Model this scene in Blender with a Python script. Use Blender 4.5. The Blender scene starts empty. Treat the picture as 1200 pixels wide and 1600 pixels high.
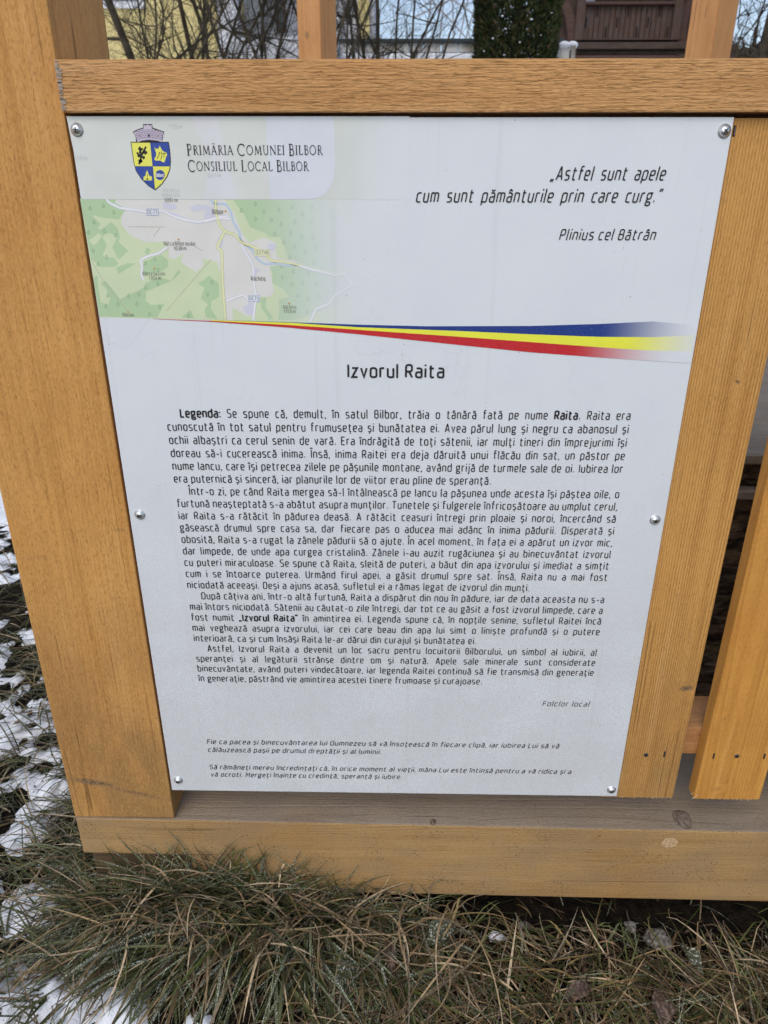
import bpy, bmesh, math, random
import numpy as np
from mathutils import Vector, Matrix

random.seed(7); rng = np.random.default_rng(7)
scene = bpy.context.scene
COL = scene.collection

# ------------------------------------------------------------------ camera
CP = np.array([0.29973, -0.72763, 0.72754]); FPX = 1109.0
RM = np.array([[0.9998528574, 0.0171232715, 0.0010281582],
               [0.0077504226, -0.3974625355, -0.9175856711],
               [-0.0153034142, 0.9174586239, -0.3975367644]])   # right, down, forward
cam_d = bpy.data.cameras.new('camera'); cam = bpy.data.objects.new('camera', cam_d); COL.objects.link(cam)
scene.camera = cam
r_, d_, f_ = RM
cam.matrix_world = Matrix(((r_[0], -d_[0], -f_[0], CP[0]), (r_[1], -d_[1], -f_[1], CP[1]), (r_[2], -d_[2], -f_[2], CP[2]), (0, 0, 0, 1)))
cam_d.sensor_fit = 'VERTICAL'; cam_d.sensor_height = 36.0; cam_d.sensor_width = 27.0
cam_d.lens = FPX / 1600 * 36
cam_d.clip_start = 0.02; cam_d.clip_end = 600
cam_d.dof.use_dof = True; cam_d.dof.focus_distance = 0.80; cam_d.dof.aperture_fstop = 12.0

# ------------------------------------------------------------------ light
SUN_EL, SUN_AZ = 48, 200      # azimuth measured clockwise from +Y (behind the camera, slightly left)
world = bpy.data.worlds.new('World'); scene.world = world; world.use_nodes = True
wn = world.node_tree; wn.nodes.clear()
sky = wn.nodes.new('ShaderNodeTexSky'); sky.sky_type = 'NISHITA'; sky.sun_disc = False
sky.sun_elevation = math.radians(SUN_EL); sky.sun_rotation = math.radians(SUN_AZ)
sky.dust_density = 2.2; sky.air_density = 1.0; sky.ozone_density = 1.0
hsv = wn.nodes.new('ShaderNodeHueSaturation'); hsv.inputs['Saturation'].default_value = 0.82
bg = wn.nodes.new('ShaderNodeBackground'); bg.inputs['Strength'].default_value = 0.15
wo = wn.nodes.new('ShaderNodeOutputWorld')
wn.links.new(sky.outputs[0], hsv.inputs['Color']); wn.links.new(hsv.outputs[0], bg.inputs[0]); wn.links.new(bg.outputs[0], wo.inputs[0])
sl = bpy.data.lights.new('sun', 'SUN'); sl.energy = 0.5; sl.angle = math.radians(40); sl.color = (1.0, 0.97, 0.93)
so = bpy.data.objects.new('sun', sl); COL.objects.link(so); so.location = (-2, -6, 8)
az, el = math.radians(SUN_AZ), math.radians(SUN_EL)
sdir = Vector((math.sin(az) * math.cos(el), math.cos(az) * math.cos(el), math.sin(el)))
so.rotation_euler = sdir.to_track_quat('Z', 'Y').to_euler()
vs = scene.view_settings; scene.display_settings.display_device = 'sRGB'
vs.view_transform = 'Standard'; vs.look = 'None'; vs.gamma = 1.0; vs.use_curve_mapping = False
vs.exposure = 0.36

# ------------------------------------------------------------------ placing helpers
def at(px, py, y):
    """point on the plane Y=y seen at pixel px,py of the 1200x1600 photograph"""
    d = ((px - 600) / FPX) * RM[0] + ((py - 800) / FPX) * RM[1] + RM[2]
    t = (y - CP[1]) / d[1]
    return CP + t * d
def S(px, py):
    q = at(px, py, 0.0); return (q[0], q[2])
def lin(r, g, b):
    f = lambda c: (c / 255 / 12.92) if c / 255 <= 0.04045 else ((c / 255 + 0.055) / 1.055) ** 2.4
    return (f(r), f(g), f(b))
LW = (0.73, 0.765, 0.82)     # how white paper shows in the photo: divides print colours down to albedo
def alb(r, g, b, k=1.0):
    c = lin(r, g, b); return tuple(min(0.9, k * c[i] / LW[i]) for i in range(3)) + (1,)

# ------------------------------------------------------------------ objects helpers
def link(o, parent=None):
    COL.objects.link(o)
    if parent is not None: o.parent = parent
    return o
def root(name, loc, label, cat, group=None):
    o = bpy.data.objects.new(name, None); o.location = loc; o['label'] = label; o['category'] = cat
    if group: o['group'] = group
    o.empty_display_size = 0.1
    return link(o)
def base_of(parent):
    b = Vector((0, 0, 0)); p = parent
    while p is not None: b += p.location; p = p.parent
    return b
def from_data(name, verts, faces, mat, parent=None, smooth=False, mats=None):
    """verts in world coordinates; stored relative to the parent's base"""
    b = base_of(parent)
    v = np.array(verts, dtype=np.float64).reshape(-1, 3) - np.array(b)
    me = bpy.data.meshes.new(name); me.from_pydata(v.tolist(), [], [list(f) for f in faces]); 
    for m in (mats or [mat]): me.materials.append(m)
    if smooth: me.polygons.foreach_set('use_smooth', [True] * len(me.polygons))
    me.update()
    return link(bpy.data.objects.new(name, me), parent)
def from_bm(name, bm, mat, parent=None, smooth=False):
    b = base_of(parent)
    for v in bm.verts: v.co -= b
    me = bpy.data.meshes.new(name); bm.to_mesh(me); bm.free(); me.materials.append(mat)
    if smooth: me.polygons.foreach_set('use_smooth', [True] * len(me.polygons))
    return link(bpy.data.objects.new(name, me), parent)
def box_bm(bm, x0, x1, y0, y1, z0, z1, bev=0.0, rot=0.0, piv=None, shear=None):
    r = bmesh.ops.create_cube(bm, size=1.0); vs_ = r['verts']
    for v in vs_:
        v.co = Vector(((x0 + x1) / 2 + v.co.x * (x1 - x0), (y0 + y1) / 2 + v.co.y * (y1 - y0), (z0 + z1) / 2 + v.co.z * (z1 - z0)))
    if bev > 0:
        es = list({e for v in vs_ for e in v.link_edges})
        out = bmesh.ops.bevel(bm, geom=es, offset=bev, segments=2, affect='EDGES', profile=0.6)
        vs_ = list({v for f in out['faces'] for v in f.verts} | {v for v in vs_ if v.is_valid})
    if shear:
        for v in vs_: shear(v.co)
    if rot:
        M = Matrix.Translation(piv) @ Matrix.Rotation(rot, 4, 'Z') @ Matrix.Translation(-Vector(piv))
        for v in vs_: v.co = M @ v.co
    return vs_
def box(name, mat, parent, *a, **k):
    bm = bmesh.new(); box_bm(bm, *a, **k); return from_bm(name, bm, mat, parent)

# ------------------------------------------------------------------ numpy noise
_H = rng.random((256, 256))
def vnoise(x, y):
    x = np.asarray(x, float); y = np.asarray(y, float)
    xi = np.floor(x).astype(int); yi = np.floor(y).astype(int); fx = x - xi; fy = y - yi
    fx = fx * fx * (3 - 2 * fx); fy = fy * fy * (3 - 2 * fy)
    g = lambda a, b: _H[a % 256, b % 256]
    return (g(xi, yi) * (1 - fx) + g(xi + 1, yi) * fx) * (1 - fy) + (g(xi, yi + 1) * (1 - fx) + g(xi + 1, yi + 1) * fx) * fy
def fbm(x, y, o=4):
    s = 0; a = 0.5; n = 0
    for i in range(o):
        s = s + a * vnoise(x * 2 ** i + 17 * i, y * 2 ** i + 31 * i); n += a; a *= 0.5
    return s / n

# ------------------------------------------------------------------ shader helper
class NT:
    def __init__(s, name, rough=0.6, spec=0.35):
        s.m = bpy.data.materials.new(name); s.m.use_nodes = True; s.t = s.m.node_tree; s.t.nodes.clear()
        s.out = s.n('ShaderNodeOutputMaterial'); s.b = s.n('ShaderNodeBsdfPrincipled')
        s.t.links.new(s.b.outputs[0], s.out.inputs[0]); s.b.inputs['Roughness'].default_value = rough
        s.b.inputs['Specular IOR Level'].default_value = spec
    def n(s, t, **k):
        q = s.t.nodes.new(t)
        for a, v in k.items(): setattr(q, a, v)
        return q
    def put(s, sock, v):
        if isinstance(v, bpy.types.NodeSocket): s.t.links.new(v, sock)
        elif v is not None:
            try: sock.default_value = v
            except Exception: sock.default_value = tuple(v)[:len(sock.default_value)]
    def math(s, op, a, b=None, c=None, clamp=False):
        q = s.n('ShaderNodeMath', operation=op, use_clamp=clamp); s.put(q.inputs[0], a); s.put(q.inputs[1], b)
        if c is not None: s.put(q.inputs[2], c)
        return q.outputs[0]
    def mix(s, f, a, b, mode='MIX'):
        q = s.n('ShaderNodeMix', data_type='RGBA', blend_type=mode); s.put(q.inputs[0], f); s.put(q.inputs[6], a); s.put(q.inputs[7], b); return q.outputs[2]
    def ramp(s, f, lo, hi, a=0.0, b=1.0):
        q = s.n('ShaderNodeMapRange', interpolation_type='SMOOTHSTEP'); s.put(q.inputs[0], f)
        q.inputs[1].default_value = lo; q.inputs[2].default_value = hi; q.inputs[3].default_value = a; q.inputs[4].default_value = b
        return q.outputs[0]
    def coord(s): return s.n('ShaderNodeTexCoord').outputs['Object']
    def mapv(s, v, loc=(0, 0, 0), sc=(1, 1, 1), rot=(0, 0, 0)):
        q = s.n('ShaderNodeMapping'); s.put(q.inputs[0], v); q.inputs[1].default_value = loc; q.inputs[2].default_value = rot; q.inputs[3].default_value = sc; return q.outputs[0]
    def noise(s, v, sc, det=3, rough=0.55, dist=0.0):
        q = s.n('ShaderNodeTexNoise'); s.put(q.inputs['Vector'], v); q.inputs['Scale'].default_value = sc; q.inputs['Detail'].default_value = det
        q.inputs['Roughness'].default_value = rough; q.inputs['Distortion'].default_value = dist; return q.outputs[0]
    def vor(s, v, sc, feat='F1', out='Distance'):
        q = s.n('ShaderNodeTexVoronoi', feature=feat); s.put(q.inputs['Vector'], v); q.inputs['Scale'].default_value = sc; return q.outputs[out]
    def sep(s, v):
        q = s.n('ShaderNodeSeparateXYZ'); s.put(q.inputs[0], v); return q.outputs
    def comb(s, x, y, z):
        q = s.n('ShaderNodeCombineXYZ'); s.put(q.inputs[0], x); s.put(q.inputs[1], y); s.put(q.inputs[2], z); return q.outputs[0]
    def bump(s, h, strength=0.3, dist=0.001):
        q = s.n('ShaderNodeBump'); q.inputs['Strength'].default_value = strength; q.inputs['Distance'].default_value = dist; s.put(q.inputs['Height'], h)
        s.t.links.new(q.outputs[0], s.b.inputs['Normal'])
    def color(s, c): s.put(s.b.inputs['Base Color'], c)

def flat(name, c, rough=0.6, metal=0.0, spec=0.35):
    q = NT(name, rough, spec); c = tuple(c) + ((1,) if len(c) == 3 else ())
    v = q.coord(); n = q.noise(v, 60, 3)
    q.color(q.mix(q.ramp(n, 0.2, 0.8), tuple(x * 0.82 for x in c[:3]) + (1,), tuple(min(1, x * 1.12) for x in c[:3]) + (1,)))
    q.b.inputs['Metallic'].default_value = metal
    return q.m

def wood(name, grain, base, dark, freq=120, rs=0.5, seed=0.0, warp=0.5, bump=0.35, rough=0.62, knots=(), grey=0.0, fib=0.35, mott=0.35,
         specks=0.5, greyc=(0.30, 0.26, 0.22, 1), wavy=0.0, dist=0.0012, ffreq=420, pin=1.5, pore=0.38, pore_l=240, furrow=0, grime_shade=None, band=0.45):
    """softwood: along-grain stretched rings, fibres, knots (u, v, ru, rv, angle, strength) in the object's own coordinates"""
    q = NT(name, rough, 0.3)
    c = q.coord(); xs = q.sep(c)
    al, ac, th = (xs[2], xs[0], xs[1]) if grain == 'Z' else (xs[0], xs[2], xs[1])
    al = q.math('ADD', al, seed * 3.17); acs = q.math('ADD', ac, seed * 1.31)
    P = q.comb(acs, th, q.math('MULTIPLY', al, 0.06))
    P2 = q.comb(acs, th, q.math('MULTIPLY', al, 0.5))
    wn_ = q.noise(P, 9, 2); wv = q.noise(P2, 45, 2)
    r = q.math('ADD', q.math('MULTIPLY', acs, freq), q.math('MULTIPLY', th, freq * 0.45))
    r = q.math('ADD', r, q.math('MULTIPLY', wn_, freq * 0.05 * warp * 2))
    if wavy: r = q.math('ADD', r, q.math('MULTIPLY', wv, wavy))
    km = None
    for (u, v, ru, rv, an, st) in knots:
        du = q.math('SUBTRACT', ac, u); dv = q.math('SUBTRACT', xs[2] if grain == 'Z' else xs[0], v)
        ca, sa = math.cos(an), math.sin(an)
        a = q.math('DIVIDE', q.math('ADD', q.math('MULTIPLY', du, ca), q.math('MULTIPLY', dv, sa)), ru)
        b = q.math('DIVIDE', q.math('SUBTRACT', q.math('MULTIPLY', dv, ca), q.math('MULTIPLY', du, sa)), rv)
        d = q.math('SQRT', q.math('ADD', q.math('MULTIPLY', a, a), q.math('MULTIPLY', b, b)))
        d = q.math('ADD', d, q.math('MULTIPLY', q.math('SUBTRACT', q.noise(c, 260, 3), 0.5), 0.9))
        r = q.math('ADD', r, q.math('MULTIPLY', q.ramp(d, 0.3, 4.0, 1, 0), 3.0 * st))
        k = q.math('MULTIPLY', q.ramp(d, 0.35, 1.25, 1, 0), st); km = k if km is None else q.math('MAXIMUM', km, k)
    fr = q.math('FRACT', r)
    ring = q.math('MULTIPLY', q.math('POWER', fr, 3.0), q.ramp(fr, 0.93, 1.0, 1, 0))
    rvar = q.ramp(q.noise(q.comb(acs, th, q.math('MULTIPLY', al, 0.02)), 34, 2), 0.3, 0.7, 0.35, 1.0)
    ring = q.math('MULTIPLY', ring, rvar)
    F1 = q.comb(q.math('MULTIPLY', acs, ffreq), q.math('MULTIPLY', th, ffreq), q.math('MULTIPLY', al, 22))
    f1 = q.noise(F1, 1.0, 3, 0.65)
    F2 = q.comb(q.math('MULTIPLY', acs, 1100), q.math('MULTIPLY', th, 1100), q.math('MULTIPLY', al, 160))
    f2 = q.noise(F2, 1.0, 2, 0.6)
    m1 = q.noise(P2, 14, 3); m2 = q.noise(c, 5, 3)
    mid = tuple((base[i] * 0.6 + dark[i] * 0.4) for i in range(3)) + (1,)
    base = tuple(base) + (1,); dark = tuple(dark) + (1,)
    col = q.mix(q.math('MULTIPLY', q.ramp(m1, 0.32, 0.72), mott), base, mid)
    col = q.mix(q.math('MULTIPLY', q.ramp(m2, 0.45, 0.75), mott * 0.7), col, (base[0] * 0.80, base[1] * 0.66, base[2] * 0.5, 1))
    bd = q.noise(q.comb(q.math('MULTIPLY', acs, 75), q.math('MULTIPLY', th, 75), q.math('MULTIPLY', al, 2.2)), 1.0, 3, 0.6)
    col = q.mix(q.ramp(bd, 0.50, 0.72, 0.0, band), col, (base[0] * 0.62, base[1] * 0.52, base[2] * 0.38, 1))
    col = q.mix(q.ramp(bd, 0.46, 0.28, 0.0, band), col, (min(0.85, base[0] * 1.12), base[1] * 1.22, base[2] * 1.6, 1))
    col = q.mix(q.math('MULTIPLY', ring, rs, clamp=True), col, dark)
    col = q.mix(q.math('MULTIPLY', q.ramp(f1, 0.52, 0.75), fib), col, dark)
    col = q.mix(q.math('MULTIPLY', q.ramp(f2, 0.45, 0.30), fib * 0.6), col, tuple(min(1, x * 1.35) for x in base[:3]) + (1,))
    if grey > 0:
        g = q.math('MULTIPLY', q.ramp(q.noise(P2, 22, 4), 0.35, 0.7), grey)
        col = q.mix(g, col, greyc)
    # pin-holes and dirt specks
    sp = q.vor(c, 95, 'F1'); spm = q.ramp(sp, 0.05, 0.12, 1, 0); gate = q.ramp(q.noise(c, 40, 2), 0.55, 0.62)
    sp2 = q.ramp(q.vor(q.mapv(c, (3, 1, 7)), 260), 0.05 * pin, 0.12 * pin, 1, 0); gate2 = q.ramp(q.noise(c, 25, 2), 0.5, 0.6)
    spk = q.math('MAXIMUM', q.math('MULTIPLY', spm, gate), q.math('MULTIPLY', sp2, gate2))
    col = q.mix(q.math('MULTIPLY', spk, specks), col, (0.045, 0.028, 0.016, 1))
    if grime_shade:  # splash dirt in patches, plus shade towards the foot painted into the colour
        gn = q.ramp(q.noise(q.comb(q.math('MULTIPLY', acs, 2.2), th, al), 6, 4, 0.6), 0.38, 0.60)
        gm_ = q.math('MULTIPLY', q.ramp(xs[2], grime_shade[1] - grime_shade[0], -grime_shade[0]), grime_shade[2])
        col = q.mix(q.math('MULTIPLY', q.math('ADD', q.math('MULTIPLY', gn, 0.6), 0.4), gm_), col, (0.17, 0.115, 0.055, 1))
    # cracks along the grain
    CR = q.comb(q.math('MULTIPLY', acs, 30), q.math('MULTIPLY', th, 30), q.math('MULTIPLY', al, 0.35))
    cr = q.ramp(q.math('ABSOLUTE', q.math('SUBTRACT', q.noise(CR, 1.0, 2, 0.4), 0.5)), 0.0, 0.010, 1, 0)
    cg = q.ramp(q.noise(q.comb(acs, th, q.math('MULTIPLY', al, 0.3)), 17, 1), 0.52, 0.58)
    crk = q.math('MULTIPLY', cr, cg)
    PO = q.comb(q.math('MULTIPLY', acs, 620), q.math('MULTIPLY', th, 620), q.math('MULTIPLY', al, pore_l))
    po = q.noise(PO, 1.0, 2, 0.5)
    pd = q.ramp(po, 0.44, 0.30); pl = q.ramp(po, 0.54, 0.68)
    col = q.mix(q.math('MULTIPLY', pd, pore), col, dark)
    col = q.mix(q.math('MULTIPLY', pl, pore * 0.55), col, tuple(min(0.85, x * 1.25 + 0.03) for x in base[:3]) + (1,))
    if furrow:
        FU = q.comb(q.math('MULTIPLY', q.math('ADD', acs, q.math('MULTIPLY', q.noise(P2, 20, 2), 0.006)), 760), q.math('MULTIPLY', th, 760), q.math('MULTIPLY', al, 55))
        fu = q.ramp(q.noise(FU, 1.0, 2, 0.5), 0.47, 0.33)
        col = q.mix(q.math('MULTIPLY', fu, furrow), col, dark)
    col = q.mix(q.math('MULTIPLY', crk, 0.55), col, (dark[0] * 0.35, dark[1] * 0.35, dark[2] * 0.35, 1))
    if km is not None:
        kc = q.mix(q.ramp(q.noise(c, 420, 3), 0.3, 0.7), (0.10, 0.055, 0.025, 1), (0.34, 0.22, 0.12, 1))
        col = q.mix(km, col, kc)
    q.color(col)
    h = q.math('ADD', q.math('MULTIPLY', ring, -0.9), q.math('ADD', q.math('MULTIPLY', f1, 0.9), q.math('MULTIPLY', f2, 0.5)))
    h = q.math('SUBTRACT', h, q.math('MULTIPLY', crk, 1.5)); h = q.math('ADD', h, q.math('MULTIPLY', po, 1.1))
    if furrow: h = q.math('SUBTRACT', h, q.math('MULTIPLY', fu, 1.6))
    if km is not None: h = q.math('SUBTRACT', h, q.math('MULTIPLY', km, 0.8))
    q.bump(h, bump, dist)
    q.put(q.b.inputs['Roughness'], q.ramp(f1, 0.2, 0.8, rough - 0.08, rough + 0.12))
    return q.m

# ------------------------------------------------------------------ terrain
def ground_h(x, y):
    x = np.asarray(x, float); y = np.asarray(y, float)
    h = -0.262 + (fbm(x * 5 + 40, y * 5 + 11, 3) - 0.5) * 0.035 + (fbm(x * 22, y * 22, 2) - 0.5) * 0.012
    h = h + 0.045 * np.exp(-((x - 0.05) / 0.24) ** 2 - ((y + 0.03) / 0.16) ** 2)      # the tussock's own mound
    k = np.clip((y - 4.2) / 2.6, 0, 1); k = k * k * (3 - 2 * k)
    h = h + 1.25 * k + np.clip(y - 12, 0, None) * 0.045
    d = np.sqrt(x * x + y * y); h = h + (fbm(x * 0.2 + 5, y * 0.2 + 9, 3) - 0.5) * np.clip((d - 5) / 10, 0, 1) * 0.5
    h = h + np.clip(d - 40, 0, 200) * 0.04
    return h
def snow_h(x, y):
    g = ground_h(x, y)
    n = 0.62 * fbm(x * 9 + 3, y * 9 + 70, 3) + 0.38 * fbm(x * 34 + 8, y * 34 + 5, 3)
    left = np.clip((-x - 0.10) / 0.35, 0, 1)                      # open ground on the left is mostly snow
    thr = 0.74 - 0.245 * left
    front = np.clip((x + 0.1) / 0.2, 0, 1) * np.clip((0.3 - y) / 0.3, 0, 1)
    thr = thr + 0.2 * front + 0.5 * np.clip((-0.35 - y) / 0.1, 0, 1)  # unseen snow behind the camera left out to darken the light from below
    inside = np.clip((x + 0.1) / 0.1, 0, 1) * np.clip((y - 0.0) / 0.1, 0, 1) * np.clip((3.4 - y) / 0.4, 0, 1) * np.clip((2.6 - x) / 0.4, 0, 1)
    thr = thr + 0.5 * inside
    far = np.clip((y - 3.6) / 0.8, 0, 1); thr = thr * (1 - far) + 0.1 * far
    s = (n - thr) * 0.11
    for (cx, cy, sx, sy, a) in SNOW_BLOBS:
        s = np.maximum(s, a * np.exp(-((x - cx) / sx) ** 2 - ((y - cy) / sy) ** 2) * (0.75 + 0.5 * vnoise(x * 60, y * 60)) - 0.011 + (fbm(x * 45, y * 45, 3) - 0.5) * 0.012)
    s = np.minimum(s, 0.03) + (fbm(x * 60, y * 60, 2) - 0.5) * 0.004
    return g + s
SNOW_BLOBS = [(-0.22, -0.135, 0.14, 0.065, 0.040), (-0.06, -0.15, 0.05, 0.03, 0.03), (-0.25, 0.02, 0.05, 0.05, 0.03), (-0.33, 0.16, 0.04, 0.04, 0.03), (-0.10, -0.055, 0.03, 0.03, 0.030), (0.455, -0.022, 0.024, 0.010, 0.020), (0.66, -0.055, 0.006, 0.004, 0.017), (0.745, -0.04, 0.006, 0.005, 0.017),
              (-0.115, 0.02, 0.03, 0.025, 0.028), (0.05, -0.155, 0.02, 0.016, 0.022)]
def grade(a, b, step, far, n):
    core = np.arange(a, b, step); e = far ** (np.arange(1, n + 1) / n) - 1
    e = e / e[-1]; 
    return core, e
def axis(a, b, step, lo, hi, n=34):
    core = np.arange(a, b + 1e-9, step); t = (np.arange(1, n + 1) / n) ** 3.2
    up = core[-1] + t * (hi - core[-1]); dn = core[0] - t[::-1] * (core[0] - lo)
    return np.concatenate([dn, core, up])
def sheet(name, fn, step, mat):
    X = axis(-0.95, 1.0, step, -180, 180); Y = axis(-0.30, 1.5, step, -60, 300)
    gx, gy = np.meshgrid(X, Y); z = fn(gx, gy); nx, ny = len(X), len(Y)
    v = np.stack([gx.ravel(), gy.ravel(), z.ravel()], 1)
    i = np.arange((ny - 1) * (nx - 1)); a = (i // (nx - 1)) * nx + i % (nx - 1)
    f = np.stack([a, a + 1, a + nx + 1, a + nx], 1)
    me = bpy.data.meshes.new(name); me.vertices.add(len(v)); me.vertices.foreach_set('co', v.ravel())
    me.loops.add(f.size); me.loops.foreach_set('vertex_index', f.ravel().astype(np.int32))
    me.polygons.add(len(f)); me.polygons.foreach_set('loop_start', (np.arange(len(f)) * 4).astype(np.int32))
    me.polygons.foreach_set('use_smooth', [True] * len(f)); me.update(calc_edges=True); me.materials.append(mat)
    o = link(bpy.data.objects.new(name, me)); o['kind'] = 'structure'; return o
q = NT('soil', 0.95, 0.1); c = q.coord(); n1 = q.noise(c, 60, 4); n2 = q.noise(c, 400, 3)
q.color(q.mix(q.ramp(n1, 0.3, 0.7), (0.006, 0.005, 0.004, 1), (0.028, 0.020, 0.013, 1))); q.bump(q.math('ADD', n1, n2), 0.8, 0.01); soil = q.m
q = NT('snow', 0.6, 0.3); c = q.coord(); n1 = q.noise(c, 350, 3); n2 = q.noise(c, 60, 3)
sp = q.math('MULTIPLY', q.ramp(q.vor(c, 130), 0.06, 0.14, 1, 0), q.ramp(q.noise(c, 30, 2), 0.48, 0.56))
q.color(q.mix(q.math('MULTIPLY', sp, 0.85), q.mix(q.ramp(n2, 0.3, 0.7), (0.80, 0.83, 0.88, 1), (0.88, 0.90, 0.93, 1)), (0.12, 0.08, 0.05, 1)))
q.b.inputs['Subsurface Weight'].default_value = 0.0
q.bump(q.math('ADD', n1, n2), 0.5, 0.004); snowm = q.m
sheet('ground', ground_h, 0.012, soil)
sheet('snow', snow_h, 0.006, snowm)

# ------------------------------------------------------------------ the timber shelter
LARCH = (0.68, 0.355, 0.105); LD = (0.22, 0.080, 0.014)
shelter = root('timber_shelter', (0, 0.05, -0.25), 'orange-brown stained timber shelter frame that carries the white legend board', 'shelter')
B = Vector((0, 0.05, -0.25))
def kn(x, z, ru, rv, an, st): return (x - B.x, z - B.z, ru, rv, an, st)
m_post = wood('larch_post', 'Z', LARCH, LD, grime_shade=(-0.25, 0.42, 0.55), freq=200, rs=0.30, seed=1.3, warp=0.8, bump=0.30, fib=0.32, mott=0.55, specks=0.4,
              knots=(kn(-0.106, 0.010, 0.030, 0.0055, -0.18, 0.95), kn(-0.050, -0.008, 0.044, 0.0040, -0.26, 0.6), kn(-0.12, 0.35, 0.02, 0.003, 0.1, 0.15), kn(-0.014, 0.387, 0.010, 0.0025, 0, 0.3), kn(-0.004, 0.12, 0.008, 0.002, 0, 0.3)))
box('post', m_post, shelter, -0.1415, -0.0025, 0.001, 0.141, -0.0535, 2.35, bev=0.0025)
m_rail = wood('larch_rail', 'X', (0.64, 0.35, 0.135), (0.22, 0.095, 0.030), freq=390, rs=0.52, seed=4.1, warp=0.55, bump=0.5, fib=0.25, mott=0.35, specks=0.3, wavy=0.22, furrow=0.14, pore=0.25, pore_l=160, dist=0.0022, ffreq=500, rough=0.7)
rail = box('rail', m_rail, shelter, -0.0008, 2.05, -0.0062, 0.085, 0.8028, 0.8438, bev=0.0016)
m_endg = flat('weathered_end_grain', (0.42, 0.36, 0.29), 0.9)
bm = bmesh.new()
for k in range(30):
    z = 0.8045 + 0.038 * (k + random.random()) / 30; w = random.uniform(0.0012, 0.0045)
    box_bm(bm, -0.0012, w, -0.0068, -0.0058, z - 0.0005, z + random.uniform(0.0004, 0.0009))
from_bm('frayed_end', bm, m_endg, rail)
m_beam = wood('larch_sill', 'X', (0.44, 0.275, 0.112), (0.13, 0.070, 0.026), freq=230, rs=0.42, seed=2.2, warp=1.3, bump=0.35, fib=0.32, mott=0.7, specks=0.95, pin=2.4, grey=0.42, greyc=(0.27, 0.195, 0.115, 1), rough=0.7,
              knots=(kn(0.006 - 0.055, -0.075, 0.014, 0.022, 0.2, 0.45), kn(0.365, -0.083, 0.004, 0.003, 0, 0.6), kn(0.60, -0.20, 0.0, 0.0, 0, 0.0) if False else kn(0.53, -0.145, 0.005, 0.002, 0, 0.5)))
m_beamtop = wood('weathered_sill_top', 'X', (0.33, 0.26, 0.18), (0.13, 0.095, 0.065), freq=110, rs=0.35, seed=6.0, warp=2.0, bump=0.6, fib=0.45, mott=0.7, specks=0.9, grey=0.80, greyc=(0.27, 0.215, 0.16, 1), rough=0.8,
              knots=())
def tilt(co): co.z += -0.0085 * (co.x + 0.1)
bm = bmesh.new()
# stepped profile: the left end is notched over the side sill
prof = [(-0.1405, -0.0545), (2.2, -0.0545), (2.2, -0.190), (0.012, -0.190), (0.012, -0.1215), (-0.1405, -0.1215)]
fv = [bm.verts.new((x, 0.0, z)) for x, z in prof]; bv = [bm.verts.new((x, 0.155, z)) for x, z in prof]
bm.faces.new(fv); bm.faces.new(bv[::-1])
for i in range(6): bm.faces.new((fv[i], bv[i], bv[(i + 1) % 6], fv[(i + 1) % 6]))
bmesh.ops.recalc_face_normals(bm, faces=bm.faces)
bmesh.ops.bevel(bm, geom=[e for e in bm.edges], offset=0.0028, segments=2, affect='EDGES', profile=0.6)
for v in bm.verts: tilt(v.co)
sill = from_bm('sill_beam', bm, m_beam, shelter)
sill.data.materials.append(m_beamtop)
for p in sill.data.polygons:
    if p.normal.z > 0.9: p.material_index = 1
# knots in the top face and the pale round plug in the front of the sill
bm = bmesh.new(); bmesh.ops.create_circle(bm, cap_ends=True, segments=28, radius=0.0095, matrix=Matrix.Translation((0.684, -0.0006, -0.0835)) @ Matrix.Rotation(math.pi / 2, 4, 'X'))
for v in bm.verts: v.co.x = 0.684 + (v.co.x - 0.684) * (1.15 + 0.12 * math.sin(v.co.z * 900))
q = NT('pale_scuffed_plug', 0.8); c = q.coord(); n = q.noise(c, 700, 2); q.color(q.mix(q.ramp(n, 0.42, 0.55), (0.42, 0.24, 0.09, 1), (0.58, 0.44, 0.27, 1))); plug = q.m
from_bm('plug', bm, plug, sill)
def ring_bm(cx, cy, z, rx, ry, w, h=0.0012, seg=40, a0=0, a1=2 * math.pi):
    vs_ = []; fs = []
    for i in range(seg + 1):
        a = a0 + (a1 - a0) * i / seg; wob = 1 + 0.05 * math.sin(3 * a)
        zz = z - 0.0085 * (cx + 0.1)
        for rr, dz in ((1 - w, 0), (1.0, h), (1 + w, 0)): vs_.append((cx + rx * wob * rr * math.cos(a), cy + ry * wob * rr * math.sin(a), zz + dz))
        if i: 
            k = 3 * i; fs += [(k - 3, k - 2, k + 1, k), (k - 2, k - 1, k + 2, k + 1)]
    return vs_, fs
dk = flat('dark_knot_ring', (0.05, 0.035, 0.025), 0.9)
bm = bmesh.new(); bmesh.ops.create_uvsphere(bm, u_segments=20, v_segments=8, radius=1.0, matrix=Matrix.Translation((0.706, 0.020, -0.0545 - 0.0085 * 0.806)) @ Matrix.Diagonal((0.0115, 0.0155, 0.0006, 1)))
q = NT('sill_knot_heart', 0.85); c = q.coord(); n = q.noise(q.mapv(c, sc=(1, 0.4, 1)), 260, 3); q.color(q.mix(q.ramp(n, 0.35, 0.65), (0.13, 0.095, 0.07, 1), (0.24, 0.19, 0.145, 1))); q.bump(n, 0.4, 0.001)
from_bm('knot_heart', bm, q.m, sill, True)
for (cx, cy, rx, ry) in ((0.706, 0.020, 0.012, 0.016),):
    v, f = ring_bm(cx, cy, -0.0543, rx, ry, 0.035, 0.0003, a0=0.4, a1=5.2); from_data('knot', v, f, dk, sill)
q = NT('knot_wood', 0.8); c = q.coord(); n = q.noise(q.mapv(c, sc=(1, 0.3, 1)), 420, 3)
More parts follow.
